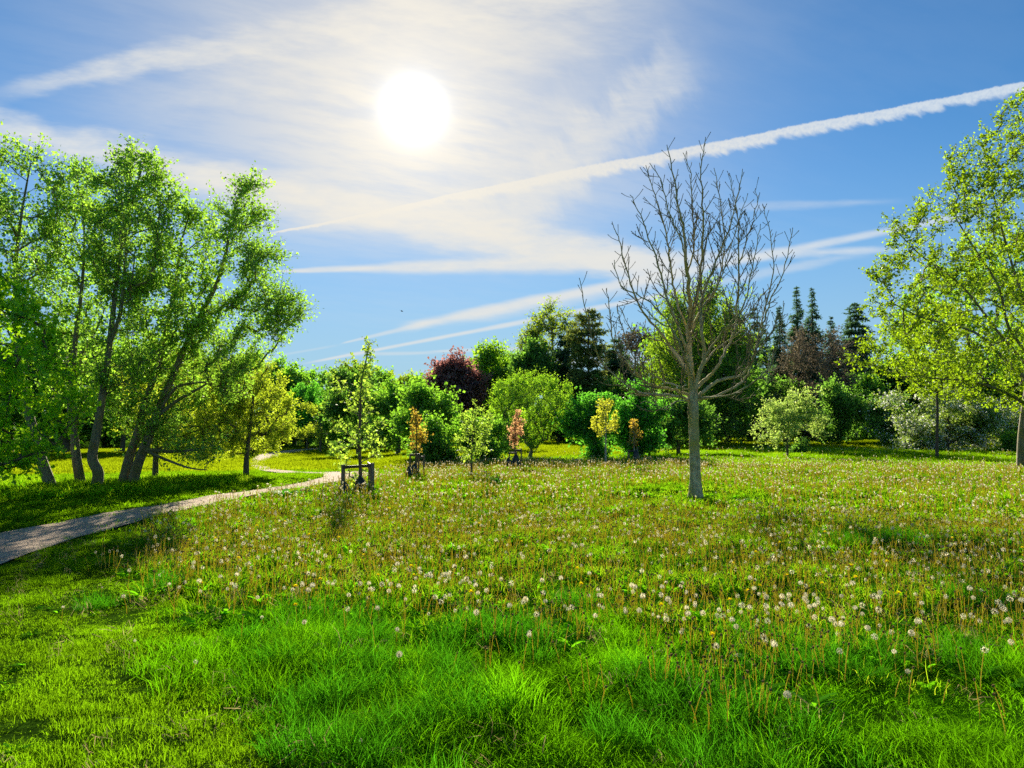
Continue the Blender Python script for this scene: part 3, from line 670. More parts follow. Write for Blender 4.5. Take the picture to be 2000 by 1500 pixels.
def leaf_tree(name, base_px, label, trunks, polys, Y, thick, ntgt, leaf, lm, bark, seed, per_tw=6, tw=(0.15, 0.45), per_leaf=10, rtip=0.006, group=None, zpen=1.5, bow=0.2, drop=0.0,
              lobed=False, hang=0.0, jit=0.04, spread=0.7, power=0.5, upb=0.15, base=None, extra=None, cat='tree', rmax=None, asp=0.75, dens=None, tiers=0, clump=0):
    rng = np.random.default_rng(seed); b = base if base is not None else ground_at(*base_px)
    root = empty(name, b, label, cat, group); T = Tree(rng); wd = Wood()
    for pts, r0, r1 in trunks: T.trunk(spline(np.array(pts), 4), r0, r1)
    tg = np.concatenate([poly_targets(p, Y, thick, int(ntgt * f), rng, dens=dens) for p, f in polys])
    if clump:
        cen = tg[rng.permutation(len(tg))[:max(4, len(tg) // clump)]]; wdt = (tg[:, 0].max() - tg[:, 0].min())
        tg = np.repeat(cen, clump, axis=0)[:len(tg)] + rng.normal(0, 1, (len(np.repeat(cen, clump, axis=0)[:len(tg)]), 3)) * wdt * np.array([.075, .075, .05])
        tg[:, 2] = np.maximum(tg[:, 2], b[2] + .15)
    if tiers: tg[:, 2] = b[2] + (np.round((tg[:, 2] - b[2]) / tiers) + rng.normal(0, .10, len(tg))) * tiers
    T.reach(tg, zpen, bow, drop, tmin=2)
    T.finish(wd, rtip, power, rmax=rmax)
    P, Dr = T.tipsPD(); a, e = twigs(wd, P, Dr, rng, per_tw, tw[0], tw[1], rtip * 0.6, spread, upb, back=tw[1])
    lp, ld = along(a, e, per_leaf, rng, jit=jit)
    wd.g = {k: [(p - b, r) for p, r in v] for k, v in wd.g.items()}
    obj('trunk', wd.mesh(name + '_wood', bark), root)
    obj('crown', leafmesh(name + '_leaves', lp - b, leaf, rng, lm, ld * 0.6, asp, lobed=lobed, hang=hang), root)
    return root
def px3(pts, Y): return [at(p[0], p[1], Y + (p[2] if len(p) > 2 else 0)) for p in pts]

# ------------------------------------------------------------------ poplars at the left
GP = 'poplars standing in the verge at the left'
def gb(px, py, dY=0.0):
    g = ground_at(px, py); return g
b1, b2, b3, b4, b5 = [ground_at(x, y) for x, y in ((103, 950), (160, 947), (185, 953), (238, 946), (256, 946))]
YP = float(b3[1])
leaf_tree('poplar', None, 'leaning poplar with its trunk tilting left, leftmost of the five poplar stems', [([b1 - [0, 0, .1]] + px3([(80, 895), (62, 830), (45, 760), (35, 690), (30, 600, .2), (32, 500), (45, 400), (60, 320)], b1[1]), 0.13, 0.012)],
          [([(-160, 520), (-120, 350), (-60, 290), (10, 272), (60, 290), (100, 300), (130, 330), (125, 450), (110, 560), (80, 640), (-60, 660)], 1.0)], b1[1], 1.9, 180, 0.072, M['poplar'], M['bark_grey'], 101, per_tw=8, per_leaf=10, tw=(0.2, 0.55), group=GP, base=b1)
leaf_tree('poplar', None, 'slender poplar with straight furrowed trunk, second stem of the clump', [([b2 - [0, 0, .1]] + px3([(150, 900), (145, 850), (138, 790), (142, 720), (150, 640), (160, 560), (165, 470), (160, 380)], b2[1]), 0.12, 0.012), (px3([(142, 760), (160, 690), (190, 640), (205, 600)], b2[1]), 0.05, 0.015)],
          [([(60, 560), (80, 430), (90, 330), (130, 305), (165, 320), (190, 335), (200, 420), (200, 520), (190, 640), (110, 680), (70, 640)], 0.8), ([(90, 640), (190, 650), (210, 760), (170, 820), (90, 800), (60, 720)], 0.2)], b2[1] + .8, 1.6, 170, 0.072, M['poplar'], M['bark_grey'], 102, per_tw=8, per_leaf=10, tw=(0.2, 0.5), group=GP, base=b2)
leaf_tree('poplar', None, 'tallest poplar with a knobbly bent trunk foot, middle of the clump', [([b3 - [0, 0, .1]] + px3([(192, 925), (180, 895), (188, 850), (196, 800), (205, 740), (213, 680), (222, 600), (232, 520), (246, 440), (262, 380), (280, 320)], b3[1]), 0.13, 0.012), (px3([(215, 670), (235, 610), (242, 540), (246, 480), (240, 400), (225, 340)], b3[1] - .3), 0.05, 0.012)],
          [([(165, 480), (170, 370), (210, 320), (240, 300), (258, 288), (290, 283), (318, 300), (330, 350), (355, 350), (372, 390), (350, 420), (330, 500), (300, 560), (250, 560), (190, 560)], .78), ([(170, 560), (300, 560), (320, 640), (300, 720), (250, 760), (190, 740), (160, 650)], .22)], b3[1], 1.8, 230, 0.072, M['poplar'], M['bark_grey'], 103, per_tw=8, per_leaf=10, tw=(0.2, 0.5), group=GP, base=b3)
leaf_tree('poplar', None, 'dense leafed poplar leaning right from the forked pair of stems', [([b4 - [0, 0, .1]] + px3([(252, 895), (268, 850), (280, 800), (296, 750), (315, 690), (330, 620), (345, 540), (355, 470), (370, 420)], b4[1] + .2), 0.125, 0.012)],
          [([(260, 560), (290, 470), (330, 430), (370, 385), (400, 390), (418, 400), (420, 480), (420, 580), (400, 680), (360, 740), (300, 750), (240, 740), (225, 640)], 0.85), ([(225, 740), (400, 740), (400, 800), (330, 850), (240, 860), (205, 800)], .2)], b4[1] + .3, 1.7, 220, 0.075, M['poplar'], M['bark_grey'], 104, per_tw=9, per_leaf=10, tw=(0.2, 0.5), group=GP, base=b4)
leaf_tree('poplar', None, 'poplar leaning far right with long drooping outer sprays against the sky', [([b5 - [0, 0, .1]] + px3([(270, 905), (288, 860), (302, 820), (318, 780), (335, 740), (365, 670), (395, 610), (425, 550), (442, 490), (452, 430), (470, 380), (485, 360)], b5[1]), 0.13, 0.010),
           (px3([(305, 815), (350, 780), (390, 758), (408, 746)], b5[1] - .3), 0.05, 0.02), (px3([(308, 810), (340, 760), (380, 748), (405, 747)], b5[1] - .2), 0.05, 0.02), (px3([(283, 878), (330, 882), (370, 880), (420, 870)], b5[1] - .4), 0.055, 0.015), (px3([(283, 880), (330, 900), (370, 914), (405, 918)], b5[1] - .5), 0.04, 0.012)],
          [([(415, 470), (420, 390), (440, 355), (462, 350), (490, 352), (515, 355), (528, 385), (520, 450), (545, 480), (560, 490), (555, 520), (575, 540), (575, 575), (597, 610), (590, 628), (560, 620), (560, 660), (520, 690), (480, 640), (450, 560), (420, 520)], 0.5),
           ([(370, 700), (400, 600), (450, 580), (500, 640), (530, 690), (500, 720), (500, 760), (440, 770), (380, 760), (320, 740)], 0.30), ([(540, 560), (575, 545), (600, 612), (588, 632), (560, 600), (565, 662), (545, 665), (520, 640)], 0.05), ([(300, 820), (400, 820), (440, 850), (420, 890), (380, 900), (330, 880)], 0.05)], b5[1] - .2, 1.6, 290, 0.066, M['poplar'], M['bark_grey'], 105, per_tw=9, per_leaf=9, tw=(0.2, 0.5), group=GP, base=b5, zpen=1.0, hang=0.2)
# low boughs of the left pair near the ground
leaf_tree('sycamore', None, 'bright green sycamore boughs reaching in low at the left edge', [([np.array([-11.2, 13.6, -0.1]), np.array([-11.3, 13.6, 1.5]), np.array([-11.2, 13.7, 3.0]), np.array([-11.0, 13.8, 4.6])], 0.22, 0.05)] +
          [(px3([(-180, 905), (-60, 905), (0, 908), (60, 888), (110, 880)], 13.0), 0.05, 0.01), (px3([(-200, 800), (-80, 760), (20, 700), (90, 680)], 13.2), 0.06, 0.012)],
          [([(-300, 640), (-120, 540), (-20, 520), (20, 515), (28, 560), (60, 590), (100, 610), (120, 650), (150, 680), (172, 700), (165, 750), (185, 790), (150, 820), (120, 850), (110, 890), (60, 920), (20, 920), (-100, 900), (-260, 850)], 1.0)], 13.2, 0.9, 250, 0.10, M['sycamore'], M['bark_dark'], 106, per_tw=5, per_leaf=9, tw=(0.15, 0.4), base=np.array([-11.2, 13.6, 0.0]), rmax=0.08, lobed=True, zpen=0.6)
# yellow-green willows behind the poplars
bw1 = ground_at(303, 937); bw2 = ground_at(481, 932)
leaf_tree('willow', None, 'spreading yellow green willow behind the leaning poplars', [([bw1 - [0, 0, .1]] + px3([(304, 900), (308, 860), (330, 800), (350, 760)], bw1[1]), 0.09, 0.03), (px3([(305, 880), (360, 850), (420, 830)], bw1[1]), 0.04, 0.015)],
          [([(215, 800), (225, 740), (280, 700), (350, 680), (420, 690), (475, 730), (480, 800), (470, 860), (430, 890), (380, 900), (340, 880), (290, 870), (240, 850)], 1.0)], bw1[1] + .3, 1.6, 300, 0.075, M['willow'], M['bark_dark'], 107, per_tw=8, per_leaf=11, tw=(0.15, 0.4), base=bw1, zpen=0.8, asp=0.45, hang=0.2, drop=0)
leaf_tree('willow', None, 'rounded golden green willow with short dark trunk beside the path bend', [([bw2 - [0, 0, .1]] + px3([(481, 905), (483, 880), (490, 820), (495, 770)], bw2[1]), 0.095, 0.03)],
          [([(400, 820), (410, 750), (440, 710), (480, 690), (520, 700), (550, 730), (572, 770), (575, 820), (560, 860), (530, 885), (490, 900), (440, 890), (410, 870)], 1.0)], bw2[1] + .8, 1.5, 250, 0.075, M['willow'], M['bark_dark'], 108, per_tw=8, per_leaf=12, tw=(0.15, 0.35), base=bw2, zpen=0.6, asp=0.45, hang=0.2)
print('left trees', time.time() - T0)
# ------------------------------------------------------------------ bare tree
def bare_tree():
    rng = np.random.default_rng(77); b = BARE_P; Y = float(b[1]); wd = Wood()
    root = empty('bare_tree', b, 'leafless young tree with pale mottled trunk standing alone in the meadow', 'tree')
    def A(x, y, dy=0.0): return at(x, y, Y + dy)
    trunk = [b - [0, 0, .15], A(1358.5, 960), A(1358, 930), A(1356.5, 880), A(1355, 830), A(1354, 790), A(1353, 770)]
    rr = [0.20, 0.135, 0.108, 0.10, 0.098, 0.10, 0.105]
    ts = spline(np.array(trunk), 5); wd.add(ts, np.interp(np.linspace(0, 1, len(ts)), np.linspace(0, 1, len(rr)), rr) * (1 + 0.04 * np.sin(np.arange(len(ts)) * 2.1)), 14)
    # explicit limbs: pixel path (x, y, depth offset)
    L = [
     ([(1353, 772), (1350, 720), (1345, 660), (1348, 600), (1340, 520), (1337, 460), (1325, 400), (1315, 340), (1303, 285)], .082, .006),
     ([(1348, 640), (1365, 560, .2), (1372, 480, .2), (1372, 400, .2), (1370, 330, .1), (1378, 270)], .045, .005),
     ([(1356, 772), (1362, 740, -.1), (1375, 700, -.2), (1370, 640, -.3), (1372, 580, -.3), (1395, 520, -.3), (1415, 470, -.3), (1437, 400, -.3), (1450, 332, -.3)], .062, .005),
     ([(1358, 760), (1385, 735, .2), (1410, 700, .3), (1435, 640, .3), (1442, 560, .3), (1442, 480, .3), (1440, 420, .3), (1425, 340, .3)], .048, .005),
     ([(1360, 778), (1400, 745, -.2), (1450, 730, -.4), (1475, 690, -.5), (1490, 640, -.5), (1500, 600, -.5), (1530, 530, -.5), (1548, 447, -.5)], .045, .005),
     ([(1360, 782), (1420, 765, .2), (1460, 730, .4), (1480, 660, .5), (1505, 560, .6), (1508, 480, .6), (1490, 400, .6)], .035, .005),
     ([(1375, 700, -.2), (1410, 650, -.6), (1450, 600, -.8), (1470, 520, -.9), (1485, 440, -.9)], .028, .005),
     ([(1353, 775), (1320, 762, .1), (1270, 750, .2), (1230, 715, .3), (1200, 680, .3), (1190, 600, .3), (1185, 565, .3)], .042, .005),
     ([(1352, 782), (1310, 772, -.2), (1255, 768, -.4), (1215, 745, -.5), (1170, 700, -.6), (1145, 610, -.6), (1132, 545, -.6)], .034, .005),
     ([(1352, 740), (1325, 700, .2), (1290, 650, .3), (1250, 600, .4), (1225, 530, .4), (1210, 470, .4), (1196, 438, .4)], .042, .005),
     ([(1350, 700), (1325, 640, -.3), (1300, 570, -.4), (1280, 500, -.4), (1255, 430, -.4), (1232, 382, -.4)], .040, .005),
     ([(1346, 650), (1322, 590, .3), (1310, 520, .4), (1300, 450, .4), (1275, 370, .4), (1262, 325, .4)], .034, .005),
     ([(1340, 520), (1330, 470, -.3), (1310, 420, -.4), (1290, 350, -.5), (1270, 320, -.5)], .022, .005),
     ([(1354, 745), (1335, 690, -.5), (1310, 640, -.8), (1270, 590, -1.0), (1215, 560, -1.2), (1200, 510, -1.2)], .032, .005),
     ([(1352, 780), (1325, 775, .5), (1290, 775, .8), (1250, 770, 1.0), (1215, 770, 1.2)], .018, .004),
     ([(1350, 785), (1320, 785, -.4), (1300, 800, -.5), (1280, 790, -.6), (1250, 785, -.6)], .015, .004),
     ([(1346, 660), (1365, 610, .5), (1400, 560, .8), (1415, 480, .9), (1405, 380, .9), (1395, 330, .9)], .030, .005),
     ([(1340, 540), (1355, 480, .4), (1352, 400, .5), (1348, 340, .5), (1335, 300, .5)], .024, .005),
     ([(1362, 778), (1430, 770, -.6), (1480, 740, -.9), (1510, 700, -1.0), (1525, 640, -1.0), (1530, 590, -1.0)], .022, .004),
     ([(1357, 750), (1390, 690, .9), (1440, 650, 1.2), (1470, 600, 1.4), (1520, 540, 1.5)], .026, .005),
     ([(1355, 750), (1330, 700, 1.0), (1300, 670, 1.4), (1240, 650, 1.5), (1210, 600, 1.6)], .026, .005),
     ([(1352, 765), (1290, 740, -.1), (1240, 700, -.1), (1215, 640, 0), (1205, 600, 0)], .024, .005),
     ([(1442, 520, .3), (1465, 450, .3), (1478, 400, .3), (1475, 370, .3)], .016, .004),
     ([(1370, 600, -.3), (1405, 550, -.6), (1430, 470, -.7), (1460, 380, -.7)], .02, .004),
    ]
    budP, budD = [], []; tw = Wood()
    for pts, r0, r1 in L:
        P = spline(np.array([A(*p) for p in pts]), 6); P[1:-1] += rng.normal(0, 0.009, (len(P) - 2, 3))
        n = len(P); r = (r0 + (r1 * 1.3 - r0) * np.linspace(0, 1, n) ** 0.7) * 0.92; wd.add(P, r, 8)
        budP.append(P[-1]); budD.append(unit(P[-1] - P[-2]))
        Lc = np.concatenate([[0], np.cumsum(np.linalg.norm(np.diff(P, axis=0), axis=1))]); tot = Lc[-1]
        sd = rng.random() * 6
        x0 = tot * 0.22
        while x0 < tot - 0.05:
            f = x0 / tot; k = min(n - 2, int(np.searchsorted(Lc, x0)) - 1); k = max(k, 0); p = P[k] + (P[k + 1] - P[k]) * ((x0 - Lc[k]) / (Lc[k + 1] - Lc[k])); T = unit(P[k + 1] - P[k])
            sd += 2.4 + rng.normal(0, 0.4)
            ref = unit(np.cross(T, [0.3, 1, 0.1])); r2 = np.cross(T, ref); side = ref * math.cos(sd) + r2 * math.sin(sd)
            ll = rng.uniform(0.06, 0.28) if (rng.random() < 0.55 or f > 0.86) else rng.uniform(0.35, 1.25) * (1.12 - f)
            d0 = unit(T * 0.75 + side * 0.9 + np.array([0, 0, 0.1]))
            ns = max(3, int(ll / 0.09)); q = [p]; d = d0
            for j in range(ns):
                d = unit(d + rng.normal(0, 0.10, 3) + np.array([0, 0, 0.16])); q.append(q[-1] + d * ll / ns)
            q = np.array(q); rs = min(r[k] * 0.55, 0.006 + ll * 0.013); tw.add(q, np.linspace(rs, 0.0055, len(q)), 4)
            budP.append(q[-1]); budD.append(d)
            if ll > 0.28:
                for j in range(1, len(q) - 1):
                    for _ in range(1 + int(rng.random() < .4)):
                        sv = unit(rng.normal(0, 1, 3)); t_ = unit(q[j + 1] - q[j]); dd = unit(t_ * 0.7 + sv * 0.7 + np.array([0, 0, .25])); l3 = rng.uniform(0.05, 0.22)
                        e = q[j] + dd * l3; mid = q[j] + dd * l3 * .5 + rng.normal(0, .008, 3); tw.add([q[j], mid, e], [0.0062, 0.0058, 0.0048], 3); budP.append(e); budD.append(dd)
            x0 += rng.uniform(0.065, 0.155)
    wd.g = {k: [(p - b, r) for p, r in v] for k, v in wd.g.items()}
    tw.g = {k: [(p - b, r) for p, r in v] for k, v in tw.g.items()}
    obj('trunk', wd.mesh('bare_tree_wood', M['bark_bare']), root); obj('twigs', tw.mesh('bare_tree_twigs', M['bark_fine']), root)['kind'] = 'stuff'
    # buds: small dark swollen tips
    bp = np.array(budP); bd = np.array(budD); W2 = Wood()
    W2.add_many(np.stack([bp - bd * .006 - b, bp + bd * .012 - b, bp + bd * .03 - b], 1), np.tile([0.004, 0.0085, 0.001], (len(bp), 1)), 5)
    o = obj('buds', W2.mesh('bare_tree_buds', M['bark_dark']), root); o['kind'] = 'stuff'
    # burr / scar on the trunk
    c = A(1347, 805) - b; th = np.linspace(0, 2 * PI, 11)[:-1]; Vv = []; 
    for i, zf in enumerate(np.linspace(-1, 1, 9)):
        rad = 0.04 * math.sqrt(max(0.02, 1 - zf * zf)) * (1 + 0.25 * math.sin(i * 2.3))
        for a in th: Vv.append(c + [rad * math.cos(a) * (1 + .3 * math.sin(3 * a + i)), rad * math.sin(a), zf * 0.15])
    i = np.arange(8)[:, None] * 10; k = np.arange(10)[None]
    Fq = np.stack([(i + k), (i + (k + 1) % 10), (i + 10 + (k + 1) % 10), (i + 10 + k)], -1).reshape(-1, 4)
    o = obj('bark_burr', mesh_from('bark_burr', Vv, [Fq], M['bark_grey'], smooth=True), root)
bare_tree()
# ------------------------------------------------------------------ right-hand maple
bm = ground_at(1996, 917); YM = float(bm[1])
leaf_tree('maple', None, 'large spreading maple with sparse fresh yellow green leaves at the right edge', [([bm - [0, 0, .1]] + px3([(1996, 890), (1997, 850), (2002, 800), (2010, 740), (2020, 660), (2030, 560), (2040, 450), (2050, 330)], YM), 0.17, 0.03),
    (px3([(2004, 790), (1960, 765), (1900, 745), (1840, 740), (1780, 735)], YM - .3), 0.06, 0.015), (px3([(2010, 745), (1960, 700), (1920, 660), (1880, 640), (1800, 620), (1740, 590)], YM - .6), 0.065, 0.015),
    (px3([(2015, 700), (1970, 640), (1950, 560), (1900, 480), (1850, 400)], YM), 0.06, 0.015), (px3([(2020, 640), (1990, 560), (1960, 460), (1940, 380), (1930, 320)], YM + .6), 0.055, 0.015),
    (px3([(2012, 720), (1950, 650), (1880, 560), (1800, 500), (1750, 450)], YM + .4), 0.055, 0.015), (px3([(2010, 760), (2080, 700), (2200, 640), (2300, 560)], YM), 0.06, 0.015)],
    [([(1990, 178), (2060, 120), (2200, 200), (2350, 350), (2400, 600), (2330, 800), (2150, 820), (2000, 800), (1940, 790), (1860, 780), (1780, 770), (1740, 740), (1700, 720), (1655, 700), (1690, 660), (1680, 600), (1720, 560), (1682, 520), (1740, 490), (1730, 430), (1780, 440), (1780, 390), (1800, 375), (1840, 350), (1850, 285), (1900, 270), (1925, 245), (1960, 220)], 1.0)],
    YM, 2.6, 1500, 0.090, M['maple'], M['bark_grey'], 201, per_tw=5, per_leaf=9, tw=(0.15, 0.5), base=bm, lobed=True, zpen=0.7, power=0.42, rmax=0.09, bow=0.12)
# dense tree behind the maple
bd2 = ground_at(1905, 872); Yd = float(bd2[1])
leaf_tree('maple', None, 'dense dark limbed green tree behind the large maple', [([bd2 - [0, 0, .2]] + px3([(1900, 800), (1895, 740), (1890, 640), (1885, 560)], Yd), 0.2, 0.05), (px3([(1897, 760), (1930, 700), (1950, 620)], Yd), 0.12, 0.03)],
    [([(1700, 680), (1740, 620), (1780, 560), (1830, 500), (1880, 460), (1950, 440), (2060, 430), (2150, 560), (2150, 740), (2000, 760), (1850, 750), (1740, 740)], 1.0)], Yd, 4.0, 520, 0.17, M['bright'], M['bark_dark'], 202, per_tw=7, per_leaf=8, tw=(0.3, 0.8), base=bd2, rtip=0.012, zpen=0.6)
# slim trunked young tree in front of the hawthorn
bs = ground_at(1830, 895); Ys = float(bs[1])
leaf_tree('young_tree', None, 'slim straight trunked young tree in front of the white hawthorn', [([bs - [0, 0, .1]] + px3([(1830, 860), (1831, 800), (1828, 740), (1826, 680), (1825, 630)], Ys), 0.075, 0.02)],
    [([(1745, 700), (1770, 640), (1800, 600), (1850, 590), (1890, 630), (1915, 690), (1900, 740), (1860, 770), (1800, 770), (1760, 740)], 1.0)], Ys, 1.5, 150, 0.11, M['maple'], M['bark_twig'], 203, per_tw=6, per_leaf=7, tw=(0.15, 0.45), base=bs, zpen=0.8)
print('right trees', time.time() - T0)
# ------------------------------------------------------------------ young trees in the meadow
def box(c, s, taper=1.0):
    x, y, z = s; V = []
    for dz, k in ((-1, 1), (1, taper)):
        for dx, dy in ((-1, -1), (1, -1), (1, 1), (-1, 1)): V.append((c[0] + dx * x / 2 * k, c[1] + dy * y / 2 * k, c[2] + dz * z / 2))
    return np.array(V), np.array([(0, 3, 2, 1), (4, 5, 6, 7), (0, 1, 5, 4), (1, 2, 6, 5), (2, 3, 7, 6), (3, 0, 4, 7)])
def stakes(base, label, posts, h, rails, w=0.055, group='timber tree stakes around the young trees'):
    root = empty('tree_stake', base, label, 'tree stake', group)
    for (dx, dy, hh) in posts:
        z = float(terrain(base[0] + dx, base[1] + dy)) - base[2]
        v, f = box((dx, dy, z + hh * h / 2 - 0.05), (w, w, hh * h + .1), 0.93); o = obj('post', mesh_from('stake_post', v, [f], M['stake']), root)
        o.rotation_euler = (0, 0, 0)
    for (i, j, zf) in rails:
        a = np.array(posts[i][:2]); b = np.array(posts[j][:2]); d = b - a; L = np.linalg.norm(d); ang_ = math.atan2(d[1], d[0])
        v, f = box((0, 0, 0), (L + w, 0.022, 0.06)); o = obj('rail', mesh_from('stake_rail', v, [f], M['rail']), root)
        o.location = ((a[0] + b[0]) / 2 + math.sin(ang_) * (w / 2 + .012), (a[1] + b[1]) / 2 - math.cos(ang_) * (w / 2 + .012), h * zf); o.rotation_euler = (0, 0, ang_)
    return root
def bag(base, label, r, h, seed):
    rng = np.random.default_rng(seed); nu, nv = 12, 8; V = []
    for i in range(nv):
        t = i / (nv - 1); rad = r * (0.85 + 0.35 * math.sin(t * PI)) * (1 - 0.75 * t ** 3)
        for k in range(nu):
            a = k / nu * 2 * PI; q = rad * (1 + rng.uniform(-.18, .18)); V.append((q * math.cos(a), q * math.sin(a), h * t * (1 + rng.uniform(-.08, .08)) - 0.02))
    i = np.arange(nv - 1)[:, None] * nu; k = np.arange(nu)[None]
    F = np.stack([(i + k), (i + (k + 1) % nu), (i + nu + (k + 1) % nu), (i + nu + k)], -1).reshape(-1, 4)
    return tag(obj('watering_bag', mesh_from('watering_bag', V, [F, np.array([[(nv - 1) * nu + k for k in range(nu)]])], M['bag'], smooth=True), loc=base), label, 'watering bag', 'dark watering bags at the feet of the young trees')
def sapling(base_px, label, trunk_px, polys, ntgt, leaf, lm, bark, seed, r0=0.035, thick=0.5, **kw):
    b = ground_at(*base_px); Y = float(b[1])
    d = dict(per_tw=4, per_leaf=5, tw=(0.06, 0.2), rtip=0.0035, zpen=0.8, bow=0.1, lobed=True, jit=0.03); d.update(kw)
    return leaf_tree('young_tree', None, label, [([b - [0, 0, .05]] + px3(trunk_px, Y), r0, 0.008)], polys, Y, thick, ntgt, leaf, lm, bark, seed, base=b, **d), b
_, s1 = sapling((706, 957), 'tall lime yellow young tree staked in front of the path bend', [(704, 920), (702, 860), (704, 800), (707, 740), (716, 700), (722, 668)],
    [([(712, 662), (728, 665), (730, 700), (722, 730), (740, 760), (735, 800), (745, 830), (735, 870), (715, 880), (690, 890), (680, 940), (650, 900), (640, 870), (650, 830), (680, 800), (655, 760), (632, 730), (640, 715), (668, 740), (690, 760), (700, 720)], .85), ([(712, 660), (730, 663), (733, 725), (710, 725)], .14), ([(725, 900), (735, 880), (755, 855), (750, 885), (735, 905)], .06), ([(655, 900), (700, 890), (730, 920), (720, 950), (690, 950)], .09)],
    100, 0.075, M['lime'], M['bark_twig'], 301, 0.045, 0.7, per_tw=3, per_leaf=4, rtip=.004)
kx = float(s1[1]) / FPX
stakes(s1, 'tallest timber stakes with dark crossrails round the lime yellow young tree', [(-33 * kx, -.15, 1.0), (25 * kx, -.25, 1.08), (8 * kx, .5, 0.95)], 0.56, [(0, 2, 0.88), (2, 1, 0.97)], 0.075)
bag(ground_at(673, 962), 'dark bag slumped at the left stake of the lime yellow tree', 0.10, 0.24, 1); bag(s1 + [0.0, -.12, 0], 'dark ribbed bag round the foot of the lime yellow tree', 0.12, 0.32, 2)
_, s2 = sapling((813, 928), 'narrow copper orange young tree between stakes, left of the golden lime young tree', [(813, 900), (813, 870), (814, 830), (815, 795)], [([(814, 788), (822, 805), (830, 830), (833, 850), (825, 870), (815, 882), (805, 870), (800, 850), (803, 825), (808, 800)], 1)], 50, 0.065, M['orange'], M['bark_twig'], 302, 0.035, 0.35)
s2o = bpy.data.objects['young_tree.001'] if 'young_tree.001' in bpy.data.objects else None
kx = float(s2[1]) / FPX
stakes(s2, 'pair of timber stakes beside the narrow copper orange young tree', [(-12 * kx, 0, 1.0), (14 * kx, .1, .95), (2 * kx, .3, .9)], 0.62, [(0, 2, .95), (2, 1, .85)], 0.05)
bag(ground_at(799, 931), 'dark bag left of the copper orange young tree', 0.10, 0.30, 3); bag(s2 + [-.05, -.1, 0], 'dark bag at the foot of the copper orange young tree', 0.10, 0.36, 4)
_, s3 = sapling((921, 931), 'golden lime young tree with open spreading twigs and no stakes', [(921, 900), (922, 870), (925, 830), (930, 790)], [([(930, 780), (940, 800), (965, 810), (960, 830), (950, 860), (960, 885), (935, 890), (915, 900), (900, 885), (885, 850), (900, 855), (905, 830), (890, 800), (915, 815)], 1)], 75, 0.075, M['lime'], M['bark_twig'], 303, 0.04, 0.6, spread=0.8)
_, s4 = sapling((1006, 913), 'narrow salmon pink young tree in front of the vase shaped tree', [(1006, 880), (1006, 850), (1007, 820), (1012, 800)], [([(1013, 796), (1020, 820), (1020, 850), (1012, 868), (1002, 872), (993, 855), (994, 835), (1003, 820)], 1)], 42, 0.075, M['salmon'], M['bark_twig'], 304, 0.03, 0.35)
kx = float(s4[1]) / FPX
stakes(s4, 'pair of thin stakes beside the narrow salmon pink young tree', [(-11 * kx, 0, .85), (12 * kx, .1, 1.05), (1 * kx, .3, .8)], 0.62, [(0, 2, .8), (2, 1, .95)], 0.045)
bag(ground_at(993, 914), 'dark bag left of the salmon pink young tree', 0.11, 0.38, 5); bag(s4 + [.03, -.1, 0], 'dark bag at the foot of the salmon pink young tree', 0.13, 0.48, 6)
_, s5 = sapling((1183, 908), 'golden yellow young tree with a clear pale stem', [(1183, 880), (1183, 855), (1183, 830), (1182, 795)], [([(1180, 778), (1198, 785), (1208, 805), (1205, 835), (1195, 850), (1180, 853), (1165, 848), (1155, 835), (1157, 805), (1165, 785)], 1)], 62, 0.08, M['yellow'], M['bark_pale'], 305, 0.042, 0.6)
_, s6 = sapling((1239, 902), 'small amber young tree staked beside the bare tree', [(1239, 885), (1238, 865), (1238, 845), (1236, 825)], [([(1235, 817), (1245, 825), (1250, 840), (1254, 850), (1245, 865), (1236, 870), (1228, 855), (1226, 838)], 1)], 34, 0.07, M['orange'], M['bark_pale'], 306, 0.028, 0.3)
kx = float(s6[1]) / FPX
stakes(s6, 'short dark stakes beside the small amber young tree', [(-11 * kx, 0, .95), (7 * kx, .1, 1.15)], 0.5, [(0, 1, .85)], 0.055)
bag(s6 + [.06, -.1, 0], 'dark bag at the foot of the small amber young tree', 0.12, 0.5, 7)
print('saplings', time.time() - T0)
# ------------------------------------------------------------------ generic park trees from profiles
def ell(cx, cy, rx, ry, n=18, seed=0, rough=0.17, flat=None):
    r = np.random.default_rng(seed); a = np.arange(n) / n * 2 * PI
    k = 1 + r.uniform(-rough, rough, n); py = cy - ry * np.sin(a) * k
    if flat: py = np.minimum(py, flat)
    return list(zip(cx + rx * np.cos(a) * k, py))
def park(x, yb, label, poly, lm, seed, Y=None, n=130, leaf=0.13, thick=None, trunk_top=None, r0=0.12, bark='bark_dark', name='tree', **kw):
    b = ground_at(x, yb)
    if Y is not None: z = float(terrain(at(x, yb, Y)[0], Y)); b = np.array([at(x, yb, Y)[0], Y, z])
    Yb = float(b[1]); P = np.array(poly); top, bot = P[:, 1].min(), P[:, 1].max(); w = (P[:, 0].max() - P[:, 0].min()) / FPX * Yb
    cy = trunk_top or (top * 0.6 + bot * 0.4)
    d = dict(clump=8, per_tw=7, per_leaf=8, tw=(leaf * 1.6, leaf * 5.5), rtip=0.006 * leaf / 0.1, zpen=0.9, base=b, jit=leaf * .5); d.update(kw)
    tx = x
    return leaf_tree(name, None, label, [([b - [0, 0, .2], b * .7 + np.array(at(tx, cy, Yb)) * .3, at(tx + 2, (cy * .6 + yb * .4), Yb), at(tx, cy, Yb)], r0, r0 * .35)], [(poly, 1.0)], Yb, thick or w * 0.42, n, leaf, M[lm], M[bark], seed, **d)
park(626, 884, 'small rounded yellow green tree on the lawn inside the path bend', ell(622, 832, 42, 46, seed=1), 'willow', 401, n=130, leaf=.10)
